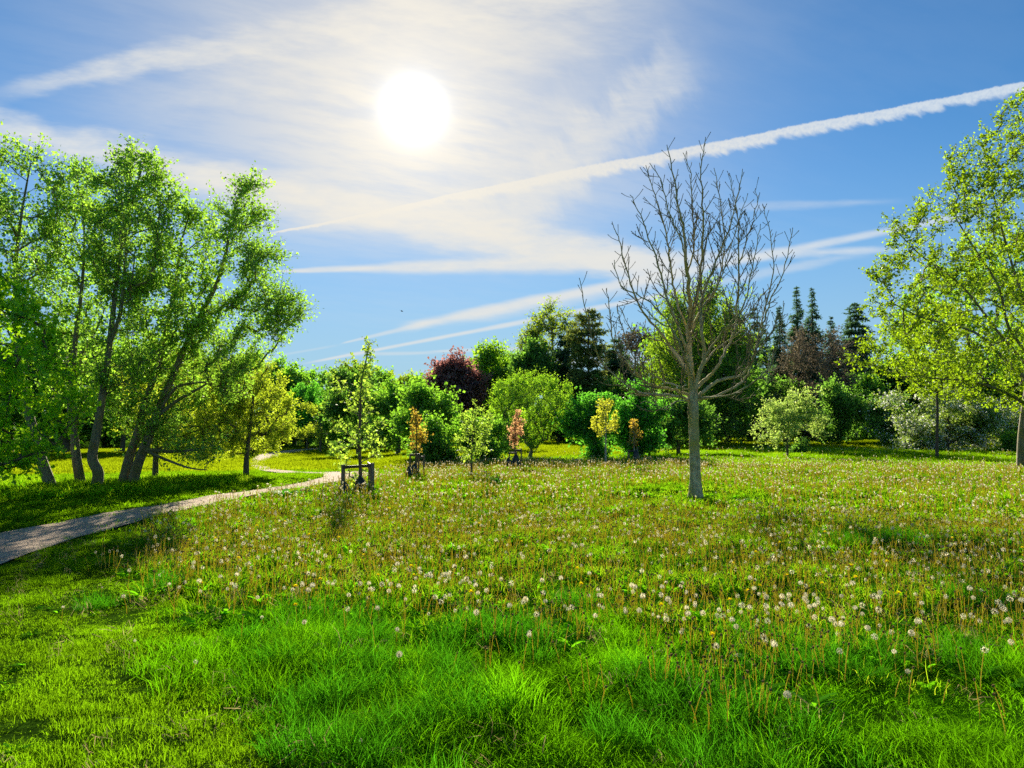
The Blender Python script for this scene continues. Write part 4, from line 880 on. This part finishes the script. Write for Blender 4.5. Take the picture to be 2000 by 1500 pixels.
park(665, 893, 'small dark clipped bush left of the tall lime young tree trunk', ell(663, 878, 19, 17, seed=2), 'dark', 402, n=50, leaf=.08, name='bush', r0=.03, cat='bush')
park(735, 884, 'low rounded dark green bush on the lawn right of the lime young tree', ell(733, 868, 27, 18, seed=3), 'dark', 403, n=60, leaf=.09, name='bush', r0=.03, cat='bush')
park(778, 872, 'broad mid green tree overhanging the far lawn', ell(776, 800, 66, 62, seed=4), 'green', 404, Y=58, n=230, leaf=.22, r0=.2)
park(835, 888, 'bushy bright green tree with foliage down to the lawn', ell(832, 818, 50, 72, seed=5), 'green', 405, Y=36, n=230, leaf=.15)
park(700, 868, 'dark green tree half hidden behind the tall lime young tree', ell(690, 790, 50, 60, seed=55), 'dark', 455, Y=62, n=150, leaf=.25, r0=.2)
park(858, 905, 'twin trunked dark tree between the copper and golden young trees', ell(858, 858, 42, 36, seed=6), 'green', 406, n=130, leaf=.11, r0=.09)
park(842, 903, 'leaning dark shrub with bare lower stems behind the copper young tree', ell(840, 862, 26, 28, seed=56), 'dark', 456, n=60, leaf=.10, r0=.05, bark='bark_dark', name='bush', cat='bush')
park(942, 902, 'low dark trunked hawthorn behind the golden lime young tree', ell(940, 850, 44, 42, seed=7), 'green', 407, n=130, leaf=.12, r0=.12)
park(990, 878, 'fresh green shrub behind the salmon pink young tree', ell(985, 835, 40, 42, seed=8), 'bright', 408, Y=44, n=120, leaf=.15)
VASE = [(1035, 880), (1015, 860), (990, 835), (965, 800), (952, 770), (962, 750), (990, 748), (1005, 735), (1030, 733), (1050, 725), (1075, 738), (1095, 752), (1115, 760), (1122, 795), (1110, 830), (1085, 850), (1060, 868)]
park(1036, 896, 'wide vase shaped yellow green tree with stems fanning from a short trunk', VASE, 'bright', 409, clump=0, n=430, leaf=.085, trunk_top=872, r0=.12, zpen=0.0, bow=0.05, upb=.9, spread=.4, bark='bark_grey', asp=0.5)
park(1160, 896, 'rounded emerald green tree left of the golden yellow young tree', ell(1158, 825, 42, 60, seed=10), 'emerald', 410, n=240, leaf=.12)
park(1252, 893, 'dense emerald green tree behind the small amber young tree', ell(1250, 820, 47, 66, seed=11), 'emerald', 411, n=280, leaf=.12)
park(1325, 888, 'dark blue green rounded tree just left of the bare trunk', ell(1325, 830, 55, 48, seed=12), 'dark', 412, n=190, leaf=.14)
LAY = [(1462, 825), (1500, 815), (1485, 800), (1510, 780), (1512, 765), (1540, 775), (1560, 765), (1590, 778), (1585, 790), (1608, 805), (1605, 830), (1600, 850), (1560, 868), (1520, 870), (1480, 850), (1465, 842)]
park(1538, 893, 'pale green layered dogwood standing alone right of the bare tree', LAY, 'dogwood', 413, clump=5, n=170, leaf=.085, trunk_top=790, r0=.06, zpen=.1, upb=0.15, bow=-.05, tiers=.33)
park(1565, 887, 'small dark conical shrub beside the layered dogwood', [(1550, 885), (1556, 860), (1564, 848), (1572, 862), (1580, 884)], 'dark', 414, n=40, leaf=.1, r0=.03, name='bush', cat='bush')
park(1975, 884, 'small bright green bush at the foot of the large maple', ell(1975, 862, 26, 22, seed=15), 'bright', 415, n=70, leaf=.1, r0=.03, name='bush', cat='bush')
# white hawthorn with blossom
hw = park(1850, 878, 'white blossoming hawthorn with drooping branches behind the slim young tree', [(1755, 860), (1765, 820), (1752, 800), (1775, 760), (1800, 745), (1850, 742), (1900, 750), (1935, 780), (1955, 810), (1940, 850), (1900, 862), (1850, 858), (1800, 868), (1770, 872)], 'hawleaf', 416, Y=44, n=420, leaf=.13, r0=.14, hang=.4, upb=-.2)
hw2 = park(1742, 876, 'smaller hawthorn with a few white blossoms at the dark wood edge', ell(1738, 820, 36, 52, seed=17), 'dark', 417, Y=52, n=170, leaf=.16, hang=.3)
def blossom(root, n, size, seed):
    rng = np.random.default_rng(seed); cr = [c for c in root.children if c.name.startswith('crown')][0]
    nv = len(cr.data.vertices); co = np.empty(nv * 3, np.float32); cr.data.vertices.foreach_get('co', co); co = co.reshape(-1, 3)
    sel = co[rng.integers(0, nv, n * 3)]; cl_ = fbm(sel[:, 0] * 1.5 + 50, sel[:, 2] * 1.8 + 50); sel = sel[cl_ > 0.42][:n]
    obj('blossom', leafmesh('blossom', sel + rng.normal(0, .05, sel.shape), size, rng, M['whitebl'], asp=1.0), root)
blossom(hw, 10500, .10, 1); blossom(hw2, 1800, .11, 2)
park(1640, 868, 'dark green small leaved tree at the wood edge right of the dogwood', ell(1640, 800, 44, 60, seed=18), 'dark', 418, Y=56, n=190, leaf=.2, r0=.12)
park(1700, 862, 'mid green sapling rising from the shade below the big maple', ell(1692, 790, 34, 56, seed=19), 'green', 419, Y=60, n=110, leaf=.2)
print('park', time.time() - T0)
# ------------------------------------------------------------------ larger background trees
park(893, 850, 'copper purple beech rising above the green trees in the middle distance', ell(890, 760, 46, 56, seed=21, rough=.08), 'copper', 421, Y=82, n=260, leaf=.33, r0=.25, zpen=.4)
park(965, 850, 'rounded green tree just right of the copper beech', ell(962, 740, 46, 52, seed=22), 'bright', 422, Y=88, n=200, leaf=.36, r0=.3)
park(972, 850, 'taller blue green tree topping the wood between beech and half leafed tree', ell(972, 722, 26, 34, seed=23), 'green', 423, Y=100, n=130, leaf=.36, r0=.3)
HALF = [(1015, 690), (1020, 640), (1045, 605), (1080, 585), (1110, 600), (1125, 640), (1120, 690), (1070, 730), (1030, 730)]
park(1078, 850, 'tall half leafed tree with see-through crown against the contrail', HALF, 'olive', 424, clump=5, Y=85, n=300, leaf=.24, r0=.3, per_tw=6, per_leaf=4, zpen=.2, tw=(.5, 1.3), bark='bark_grey', rtip=.02)
park(1040, 850, 'low dark evergreen under the half leafed tree', ell(1042, 720, 42, 50, seed=25), 'dark', 425, Y=78, n=180, leaf=.3, r0=.2)
park(1240, 850, 'thin brown leafed tree seen through the bare tree branches', ell(1240, 700, 52, 55, seed=26), 'brown', 426, Y=84, n=150, leaf=.26, r0=.2, per_leaf=4, bark='bark_twig', rtip=.02)
def conifer(name, x, ytop, yb, Y, w_px, label, lm, seed, droop=0.25, n_l=26, spray=0.5, dens=1.0, prof=None, group=None, weep=0.0, bark='bark_dark', z0f=0.08, per=12):
    rng = np.random.default_rng(seed); g = at(x, yb, Y); b = np.array([g[0], Y, float(terrain(g[0], Y))]); top = at(x, ytop, Y); H = top[2] - b[2]; Wm = w_px / 2 / FPX * Y
    root = empty(name, b, label, 'tree', group); wd = Wood()
    wd.add([[0, 0, -.3], [0.02, 0, H * .3], [0, .02, H * .7], [0, 0, H]], [H * .016, H * .013, H * .007, H * .001], 7)
    Ps, Ds, Sz = [], [], []
    prof = prof or (lambda u: (1 - u) ** 0.85)
    for i in range(n_l):
        u = z0f + (1 - z0f) * (i + rng.random() * .6) / n_l; L = Wm * prof(u); nb = max(4, int((4 + 5 * (1 - u)) * dens))
        for k in range(nb):
            a = rng.random() * 2 * PI; l = L * rng.uniform(.6, 1.12); d = np.array([math.cos(a), math.sin(a), 0])
            p0 = np.array([0, 0, H * u]); p2 = p0 + d * l + np.array([0, 0, -droop * l + .12 * l]); p1 = p0 + d * l * .5 + np.array([0, 0, .06 * l])
            wd.add(bez(p0, p1, p2, 4), np.linspace(.012 * H * .2 + .01, .008, 4), 3)
            m = max(5, int((per * l / max(Wm, .1) + 3) * 4.8)); t = rng.uniform(.12, 1.05, m)[:, None]; c = p0 * (1 - t) + p2 * t + np.array([0, 0, .12]) * l * t * (1 - t)
            sidev = np.array([-d[1], d[0], 0]); off = rng.uniform(-1, 1, (m, 1)) * spray * .55 * (1.1 - t * .6)
            Sz.append(np.full(m, spray * (.5 + .6 * min(1, prof(u))))); Ps.append(c + sidev * off * (.35 + .65 * min(1, prof(u) * 1.3)) + rng.normal(0, .12, (m, 3)) * (.3 + prof(u))); Ds.append(d * .8 + sidev * np.sign(off) * .8 + np.array([0, 0, -.25 - weep]) + 0 * t)
    P = np.concatenate(Ps); Dd = np.concatenate(Ds)
    obj('trunk', wd.mesh(name + '_wood', M[bark]), root)
    obj('crown', leafmesh(name + '_needles', P, np.concatenate(Sz), rng, M[lm], Dd * 1.6, .34, up=1.0, hang=weep), root)
    return root
park(1375, 862, 'underlying dark core foliage tree behind the bare trunk', ell(1372, 720, 95, 130, seed=31), 'dark', 431, Y=66, n=260, leaf=.34, r0=.3)
park(1372, 868, 'great weeping green tree with yellow lit drooping sprays behind the bare tree', [(1372, 545), (1350, 560), (1310, 590), (1290, 640), (1270, 690), (1265, 760), (1290, 830), (1340, 850), (1400, 855), (1450, 850), (1470, 790), (1468, 700), (1450, 640), (1430, 590), (1395, 555)], 'weep', 432, clump=3, Y=58, n=680, leaf=.26, r0=.35, hang=1.2, upb=-.7, zpen=.3, asp=.4, thick=4.2)
conifer('pine_tree', 1150, 602, 855, 72, 200, 'broad olive green pine left of the bare tree', 'pine', 433, droop=-.05, n_l=24, spray=.62, prof=lambda u: (1 - u) ** .5 * (.75 + .25 * math.sin(u * 9)), per=26, dens=1.5)
conifer('pine_tree', 1110, 640, 855, 80, 120, 'dark pine just left of the broad olive pine', 'spruce', 434, droop=.0, n_l=20, spray=.6, prof=lambda u: (1 - u) ** .45, per=22, dens=1.4)
conifer('pine_tree', 1205, 660, 855, 78, 120, 'dark fir between the broad pine and the weeping tree', 'spruce', 435, droop=.1, n_l=20, spray=.6, prof=lambda u: (1 - u) ** .55, per=22, dens=1.4)
GS = 'narrow spruces on the skyline'
sp = lambda u: (1 - u) ** 0.95 * 1.9 * (.85 + .15 * math.sin(u * 40)) + .03
conifer('spruce_tree', 1527, 597, 858, 78, 62, 'shortest of the three slender skyline spruces', 'spruce', 441, n_l=44, spray=.42, prof=sp, per=9, group=GS)
conifer('spruce_tree', 1562, 558, 858, 80, 66, 'tall slender spruce, middle of the three on the skyline', 'spruce', 442, n_l=48, spray=.42, prof=sp, per=9, group=GS)
conifer('spruce_tree', 1592, 561, 858, 80, 70, 'tall slender spruce, right of the skyline pair', 'spruce', 443, n_l=48, spray=.42, prof=sp, per=9, group=GS)
conifer('spruce_tree', 1628, 617, 858, 84, 74, 'dark pointed fir right of the skyline pair of spruces', 'spruce', 444, n_l=36, spray=.45, prof=sp, per=10, group=GS)
conifer('spruce_tree', 1676, 590, 858, 84, 120, 'broad dark conifer rising behind the big maple', 'spruce', 445, n_l=34, spray=.55, prof=lambda u: (1 - u) ** .5, per=20, dens=1.3, group=GS)
conifer('spruce_tree', 1500, 632, 858, 86, 60, 'blue green fir peeping beside the bare tree branches', 'spruce', 446, n_l=30, spray=.45, prof=sp, per=10, group=GS)
conifer('spruce_tree', 1478, 600, 858, 92, 90, 'dark fir behind the right side of the weeping tree', 'spruce', 447, n_l=30, spray=.5, prof=lambda u: (1 - u) ** .6, per=16, group=GS)
BR = [(1490, 850), (1500, 740), (1530, 690), (1560, 650), (1600, 640), (1640, 655), (1680, 680), (1700, 760), (1690, 850)]
park(1600, 858, 'tangled brown leafless thicket tree below the skyline spruces', BR, 'brown', 451, Y=70, n=420, leaf=.17, r0=.22, per_leaf=4, per_tw=8, tw=(.4, 1.1), bark='bark_grey', rtip=.013, trunk_top=700, upb=.5)
# ------------------------------------------------------------------ woods: shared crowns, every tree its own object
def proto_tree(seed, lm, H=10, w=8, leaf=.34, n=150, shape='round'):
    rng = np.random.default_rng(seed); T = Tree(rng); wd = Wood()
    T.trunk([[0, 0, -.4], [.05, 0, H * .2], [0, .1, H * .45], [.1, 0, H * .7]], .26, .08)
    t = []
    while len(t) < n:
        p = rng.uniform(-1, 1, 3); rr = np.linalg.norm(p)
        if rr > 1 or rr < .45: continue
        if shape == 'tall': q = np.array([p[0] * w / 2 * .8, p[1] * w / 2 * .8, H * .54 + p[2] * H * .46])
        else: q = np.array([p[0] * w / 2, p[1] * w / 2, H * .58 + p[2] * H * .42])
        q *= 1 + .14 * math.sin(4 * math.atan2(p[1], p[0]) + seed) * np.array([1, 1, .5]); t.append(q)
    T.reach(np.array(t), .6, .15); T.finish(wd, .02, .45)
    P, Dr = T.tipsPD(); a, e = twigs(None, P, Dr, rng, 8, .4, 1.25, .01, .9, .2, back=.8); lp, ld = along(a, e, 8, rng, jit=.14)
    root = empty('wood_tree', (0, 0, -50), 'broad green tree of the far wood', 'tree', 'trees of the far wood')
    obj('trunk', wd.mesh('wood_tree_wood', M['bark_dark']), root); obj('crown', leafmesh('wood_tree_leaves', lp, leaf, rng, M[lm], ld * .5, .8, up=.8), root)
    return root
protos = [proto_tree(501, 'green'), proto_tree(502, 'green', shape='tall'), proto_tree(503, 'green', w=9), proto_tree(504, 'green', shape='tall', w=7), proto_tree(505, 'green', H=9, w=9)]
# (x, ytop, width px, Y, material)
WOODS = [
 # behind the poplars, left
 ('dark tree of the wood seen between the poplar trunks at the left', [(-260, 640, 240, 70, 'dark'), (-120, 660, 210, 66, 'green'), (20, 650, 190, 72, 'dark'), (130, 645, 200, 70, 'dark'), (240, 660, 190, 74, 'green'), (340, 690, 180, 80, 'green')]),
 ('tall green wood tree on the skyline right of the poplars', [(430, 700, 150, 92, 'olive'), (530, 705, 110, 110, 'green'), (575, 712, 110, 104, 'green'), (630, 722, 110, 100, 'green'), (680, 712, 90, 112, 'olive'), (735, 715, 95, 108, 'green')]),
 ('mid green wood tree left of the copper beech', [(600, 745, 90, 84, 'emerald'), (655, 755, 90, 80, 'green'), (785, 735, 90, 96, 'olive'), (830, 728, 90, 100, 'bright'), (765, 755, 90, 78, 'green'), (870, 712, 80, 118, 'olive')]),
 ('wood tree right of the copper beech on the skyline', [(925, 705, 80, 112, 'olive'), (1000, 700, 80, 118, 'bright'), (945, 722, 80, 96, 'green'), (1010, 745, 80, 92, 'bright')]),
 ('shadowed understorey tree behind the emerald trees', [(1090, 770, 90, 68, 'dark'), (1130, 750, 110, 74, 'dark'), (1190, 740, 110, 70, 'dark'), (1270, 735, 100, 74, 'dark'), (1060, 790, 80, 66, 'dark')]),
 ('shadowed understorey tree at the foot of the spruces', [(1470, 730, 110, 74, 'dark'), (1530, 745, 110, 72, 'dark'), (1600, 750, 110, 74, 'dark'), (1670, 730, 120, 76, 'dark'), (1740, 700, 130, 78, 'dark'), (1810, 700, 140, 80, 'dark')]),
 ('dark wood tree behind the white hawthorn at the right', [(1880, 700, 140, 72, 'dark'), (1950, 690, 150, 70, 'dark'), (2050, 660, 180, 72, 'green'), (2200, 640, 200, 70, 'dark'), (2360, 640, 220, 72, 'green')]),
]
rng = np.random.default_rng(9); first = set(); ORD = ['leftmost', 'second from left', 'third from left', 'fourth from left', 'fifth from left', 'rightmost', 'last']
for lab, L in WOODS:
    base_lab = lab; rank = {q[0]: n for n, q in enumerate(sorted(L))}
    for i, (x, yt, w, Y, mk) in enumerate(L):
        lab = base_lab + ', ' + (ORD[rank[x]] if rank[x] < len(L) - 1 else 'rightmost')
        k = int(rng.integers(0, 5)); g = at(x, 850, Y); z = float(terrain(g[0], Y)); H = at(x, yt, Y)[2] - z; Wm = w / FPX * Y
        pr = protos[k]; h0 = 9.9 if k != 4 else 9.0; w0 = [8.6, 7, 9.6, 6.2, 9.6][k]
        loc = (g[0], Y, z); s = (Wm / w0, Wm / w0, H / h0); rz = rng.random() * 6.28
        if k in first: o = copy_tree(pr, loc, rz, s, lab, 'trees of the far wood', {'crown': M[mk]})
        else:
            first.add(k); o = pr; o.location = loc; o.rotation_euler = (0, 0, rz); o.scale = s; o['label'] = lab
            c = [c for c in o.children if c.name.startswith('crown')][0]; c.material_slots[0].link = 'OBJECT'; c.material_slots[0].material = M[mk]
for k, p in enumerate(protos):
    if k not in first:
        for c in list(p.children): bpy.data.objects.remove(c)
        bpy.data.objects.remove(p)
# low hedge-like understorey closing the wood foot: individual bushes
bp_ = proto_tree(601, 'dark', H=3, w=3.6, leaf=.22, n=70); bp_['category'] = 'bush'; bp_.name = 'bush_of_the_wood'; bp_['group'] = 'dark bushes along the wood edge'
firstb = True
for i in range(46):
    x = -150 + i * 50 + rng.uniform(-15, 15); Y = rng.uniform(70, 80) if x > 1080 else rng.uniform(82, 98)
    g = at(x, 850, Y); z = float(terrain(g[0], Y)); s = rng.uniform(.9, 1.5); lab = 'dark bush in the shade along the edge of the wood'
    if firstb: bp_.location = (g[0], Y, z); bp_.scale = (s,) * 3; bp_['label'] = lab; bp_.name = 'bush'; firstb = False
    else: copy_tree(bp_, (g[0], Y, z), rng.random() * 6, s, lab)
print('woods', time.time() - T0)
# ------------------------------------------------------------------ dandelions
def seedhead(rng, n=190, r=0.0185, w=.0022):
    d = unit(rng.normal(0, 1, (n, 3))); d = d[d[:, 2] > -.86]; n = len(d)
    s1 = unit(np.cross(d, rng.normal(0, 1, (n, 3)))); s2 = np.cross(d, s1); tip = d * r * rng.uniform(.9, 1.03, (n, 1))
    parts = []
    V = np.stack([d * .004 + s1 * .0002, d * .004 - s1 * .0002, tip], 1).reshape(-1, 3); parts.append((V, np.arange(n * 3).reshape(-1, 3), 0))
    k = r * .20
    q = [tip + s1 * k, tip + s2 * w * .6, tip - s1 * k, tip - s2 * w * .6]; V = np.stack(q, 1).reshape(-1, 3); parts.append((V, np.arange(n * 4).reshape(-1, 4), 0))
    q = [tip + s2 * k, tip + s1 * w * .6, tip - s2 * k, tip - s1 * w * .6]; V = np.stack(q, 1).reshape(-1, 3); parts.append((V, np.arange(n * 4).reshape(-1, 4), 0))
    s3 = unit(s1 + s2); s4 = np.cross(d, s3); q = [tip + s3 * k, tip + s4 * w * .6, tip - s3 * k, tip - s4 * w * .6]; V = np.stack(q, 1).reshape(-1, 3); parts.append((V, np.arange(n * 4).reshape(-1, 4), 0))
    v, f = box((0, 0, 0), (.008, .008, .009)); parts.append((v, f, 1))
    return multi(parts, 'seed_head', [M['puff'], M['budm']])
def tube(pts, rad, sides=4):
    w_ = Wood(); w_.add(pts, rad, sides); return w_
def stem_pts(rng, h, bend):
    a = rng.random() * 6.28; d = np.array([math.cos(a), math.sin(a), 0]); t = np.linspace(0, 1, 5)[:, None]
    return d * bend * h * (t ** 1.7) + np.array([0, 0, h]) * t
R1 = np.random.default_rng(71)
stems = []
for i in range(5):
    p = stem_pts(R1, R1.uniform(.14, .30), R1.uniform(.05, .35)); p[0, 2] -= .02; stems.append((p, tube(p, np.linspace(.0026, .0019, 5)).mesh('dandelion_stem', M['stalk'])))
heads = [seedhead(R1), seedhead(R1, 60, .019), seedhead(R1, 120, .018)]
def cone_head(rng, petals, r, h, col, mats, spent=False):
    parts = []; n = petals; a = rng.random(n) * 2 * PI if not spent else np.arange(n) / n * 2 * PI; e = rng.uniform(-.1, 1.1, n) if not spent else rng.uniform(-1.2, -.2, n)
    d = np.stack([np.cos(a) * np.cos(e), np.sin(a) * np.cos(e), np.sin(e)], 1); s = np.stack([-np.sin(a), np.cos(a), 0 * a], 1); L = r * rng.uniform(.8, 1.05, (n, 1))
    V = np.stack([d * .002, d * L * .6 + s * r * .10, d * L, d * L * .6 - s * r * .10], 1).reshape(-1, 3); parts.append((V, np.arange(n * 4).reshape(-1, 4), 0))
    v, f = box((0, 0, -h / 2), (.007, .007, h), 1.3); parts.append((v, f, 1)); return multi(parts, col, mats)
yel = [cone_head(R1, 90, .026, .012, 'flower_head', [M['petal'], M['budm']]) for _ in range(2)]
spent = [cone_head(R1, 9, .011, .012, 'spent_head', [M['budm'], M['budm']], True) for _ in range(3)]
def combo(stem, head, z=0):
    """stem + head in one mesh for the uncountable rest"""
    out = []
    for me, off in ((stem[1], np.zeros(3)), (head, stem[0][-1])):
        nv = len(me.vertices); co = np.empty(nv * 3, np.float32); me.vertices.foreach_get('co', co); co = co.reshape(-1, 3) + off
        by = {}
        for p in me.polygons: by.setdefault((len(p.vertices), p.material_index), []).append(list(p.vertices))
        first_ = True
        for (k, mi), fl in by.items():
            m0 = me.materials[mi]; out.append((co if first_ else np.zeros((0, 3)), np.array(fl), m0, 0 if first_ else 1)); first_ = False
    V = []; F = []; mats = []; mi = []; n = 0; base = 0
    for v, f, m0, cont in out:
        if not cont: base = n
        if m0 not in mats: mats.append(m0)
        V.append(v); F.append(f + base); mi.append(np.full(len(f), mats.index(m0))); n += len(v)
    return mesh_from('flower', np.vstack(V), F, mats, np.concatenate(mi))
lo_head = seedhead(R1, 46, .018, .004)
half_head = seedhead(R1, 16, .017, .004)
mid_clock = [combo(stems[i], lo_head if i % 2 else half_head) for i in range(5)]
st_spent = [combo(stems[i], spent[i % 3]) for i in range(5)]
st_yel = [combo(stems[i], yel[i % 2]) for i in range(3)]
# fat distant versions
st_far = []
for i in range(3):
    p = stems[i][0]; st_far.append(tube(p, np.linspace(.006, .005, 5), 3).mesh('far_stem', M['stalk']))
def farhead(r, n):
    d = unit(R1.normal(0, 1, (n, 3))); return leafmesh('far_head', d * r * .5, r * 1.1, R1, M['puff'], d, 1.0)
far_clock = [combo((stems[i][0], st_far[i]), farhead(.016, 9)) for i in range(3)]
far_sp = [combo((stems[i][0], st_far[i]), leafmesh('far_spent', np.zeros((4, 3)), .03, R1, M['budm'])) for i in range(3)]
def meadow_pts(d0, d1, dens, seed, thr=0.0, sc=1.0):
    x, y, r = sample(d0, d1, dens, .80, seed); m, _, _ = zones(x, y); f = fbm(x * .8 * sc + 9, y * .8 * sc + 3) * .6 + .4 * fbm(x * 2.6, y * 2.6 + 7); k = m & (f > thr + .10 + .12 * r.normal(0, 1, len(x)))
    db = np.hypot(x - BARE_P[0], (y - BARE_P[1]) * .55); k &= ~((db < 1.3) & (r.random(len(x)) < .9))
    g = sstep(y, 28, 24) if False else 1.0
    return x[k], y[k], r
# individual clocks: the ones that show largest
cx, cy, r = meadow_pts(3.6, 13, 46, 21, .33)
extra = [ground_at(px, py + 40) for px, py in ((705, 1448), (1915, 1317), (1423, 1237), (603, 1175), (885, 1190), (1537, 1183), (1580, 1165), (330, 1140), (855, 1125), (372, 1295), (248, 1158), (198, 1130), (1640, 1072), (1712, 1160), (1395, 1190), (1900, 1165), (1980, 1205), (120, 1180), (780, 1290), (270, 1240))]
order_ = np.argsort(np.hypot(cx, cy)); NI = 250
ic, rest = order_[:NI], order_[NI:]
pts = [(e[0], e[1]) for e in extra] + [(cx[i], cy[i]) for i in ic]
uniq = {0: 'single dandelion clock low in the mown grass at the bottom left of centre', 1: 'largest dandelion clock alone in the grass at the bottom right corner', 2: 'tall dandelion clock at the front edge of the meadow beside a yellow dandelion', 3: 'dandelion clock beside the round dark tussock at the front of the meadow'}
pc = None; prot = {}
for i, (px_, py_) in enumerate(pts):
    k = i % 5; z = float(terrain(px_, py_)); s = r.uniform(.6, 1.05) * (.6 if i in (0, 9, 11, 17, 19) else 1)
    lab = uniq.get(i, 'white dandelion clock on a thin stem in the near part of the meadow')
    if k not in prot:
        o = empty('dandelion_clock', (px_, py_, z), lab, 'dandelion', 'dandelion clocks near the front of the meadow', r.random() * 6.28, s)
        obj('stem', stems[k][1], o); h = obj('seed_head', heads[k % 3], o, tuple(stems[k][0][-1])); h.scale = (1.05,) * 3; prot[k] = o
    else: copy_tree(prot[k], (px_, py_, z), r.random() * 6.28, s, lab)
put('dandelion_clocks', cx[rest], cy[rest], r, mid_clock, .7, 1.15, None, 'hundreds of further white dandelion clocks across the meadow', 'dandelions')
# yellow flowers
yx, yy, r = meadow_pts(4.5, 20, 1.0, 22, .2); yo = np.argsort(np.hypot(yx, yy))
ex = [ground_at(px, py + 35) for px, py in ((1388, 1258), (1667, 1150), (1650, 1087), (400, 1140), (580, 1200), (1615, 1045), (1545, 1122), (1595, 1070))]
pr = {}
for i, (px_, py_) in enumerate([(e[0], e[1]) for e in ex] + [(yx[j], yy[j]) for j in yo[:70]]):
    k = i % 3; z = float(terrain(px_, py_)); s = r.uniform(.7, 1.0)
    lab = 'single bright yellow dandelion flower at the front edge, nearest of the yellow ones' if i == 0 else 'small yellow dandelion flower among the white clocks'
    if k not in pr:
        o = empty('dandelion_flower', (px_, py_, z), lab, 'dandelion', 'yellow dandelions in the meadow', 0, s); obj('stem', stems[k][1], o); obj('flower_head', yel[k % 2], o, tuple(stems[k][0][-1])); pr[k] = o
    else: copy_tree(pr[k], (px_, py_, z), r.random() * 6, s, lab)
# spent stalks
sx, sy, r = meadow_pts(3.6, 13, 150, 23, .30, 1.6)
CL = [(1340, 1350, 26, .22), (1440, 1300, 14, .3), (655, 1215, 8, .25), (450, 1195, 14, .5), (860, 1215, 26, .4), (1060, 1260, 14, .3), (1250, 1270, 16, .4), (1600, 1290, 18, .5), (1760, 1290, 16, .5), (1930, 1290, 12, .5), (1400, 1430, 10, .2), (1160, 1350, 8, .3), (1870, 1400, 5, .3), (1500, 1390, 7, .3), (960, 1330, 5, .2)]
for px_, py_, n_, rr_ in CL:
    c_ = ground_at(px_, py_); sx = np.concatenate([sx, c_[0] + r.normal(0, rr_ * .5, n_)]); sy = np.concatenate([sy, c_[1] + r.normal(0, rr_ * .5, n_)])
so_ = np.argsort(np.hypot(sx, sy)); pr = {}
for i, j in enumerate(so_[:260]):
    k = i % 5; z = float(terrain(sx[j], sy[j]))
    if k not in pr:
        o = empty('dandelion_stalk', (sx[j], sy[j], z), 'tan spent dandelion stalk without its fluff at the front of the meadow', 'dandelion', 'spent dandelion stalks at the front of the meadow', 0, 1)
        obj('stem', stems[k][1], o); obj('spent_head', spent[k % 3], o, tuple(stems[k][0][-1])); pr[k] = o
    else: copy_tree(pr[k], (sx[j], sy[j], z), r.random() * 6, r.uniform(.7, 1.15))
q = so_[260:]; put('dandelion_stalks', sx[q], sy[q], r, st_spent, .65, 1.15, None, 'thousands of tan spent dandelion stalks in the meadow', 'dandelions')
x, y, r = meadow_pts(13, 30, 18, 24, .25); put('distant_stalks', x, y, r, far_sp, .7, 1.15, None, 'brown spent stalks further back in the meadow', 'dandelions')
x, y, r = meadow_pts(13, 30, 15, 25, .30); put('distant_clocks', x, y, r, far_clock, .7, 1.1, None, 'pale dandelion clocks further back in the meadow', 'dandelions')
x, y, r = meadow_pts(30, 58, 2.2, 26, .36); put('farthest_clocks', x, y, r, far_clock, .8, 1.2, None, 'pale specks of clocks in the farthest meadow', 'dandelions')
# dock plants
def dock(px, py, s, label, seed):
    g = ground_at(px, py); r_ = np.random.default_rng(seed); v, f = blade_leaf(r_, 16, .1, .3, .55, .13, 1.1, lobes=False)
    o = tag(obj('dock_plant', mesh_from('dock_plant', v * s, [f], M['dock']), loc=g), label, 'weed', 'broad leafed dock plants'); return o
dock(560, 972, .9, 'broad leafed dock plant at the path edge', 1); dock(590, 968, .6, 'smaller dock plant right beside the path edge dock', 2); dock(970, 944, .6, 'broad leafed dock clump in the meadow right of the golden lime tree', 3); dock(882, 935, .5, 'upright leafy clump left of the golden lime young tree', 4); dock(1445, 985, .5, 'dark dock clump to the right of the bare trunk', 5); dock(1420, 1300, .35, 'dock leaves in the grass at the front of the meadow', 6)
# bird
def bird(px, py, Y):
    c = at(px, py, Y); w_ = Wood(); w_.add([(-.12, 0, 0), (-.05, 0, 0), (.05, 0, .01), (.11, 0, .015), (.16, 0, .01)], [.012, .035, .04, .022, .004], 8)
    root = empty('bird', c, 'tiny dark bird flying low above the skyline left of centre', 'bird'); obj('body', w_.mesh('bird_body', M['bark_dark']), root)
    for s_ in (-1, 1):
        V = [(-.05, s_ * .03, .02), (.06, s_ * .03, .02), (.02, s_ * .2, .08), (-.06, s_ * .19, .08), (-.09, s_ * .36, .05)]
        V2 = V + [(a, b_, z - .008) for a, b_, z in V]
        F4 = np.array([(0, 1, 2, 3), (5, 8, 7, 6), (0, 5, 6, 1), (1, 6, 7, 2)]); F3 = np.array([(3, 2, 4), (8, 9, 7), (2, 7, 9), (2, 9, 4)])
        obj('wing', mesh_from('bird_wing', np.array(V2), [F4, F3], M['bark_dark']), root)
    root.rotation_euler = (0.3, 0, 0.6); root.scale = (.8,) * 3
bird(785, 608, 60)
tri = sum(len(m.loops) - 2 * len(m.polygons) for m in bpy.data.meshes)
print('done', time.time() - T0, 'tris', tri, 'objects', len(bpy.data.objects))
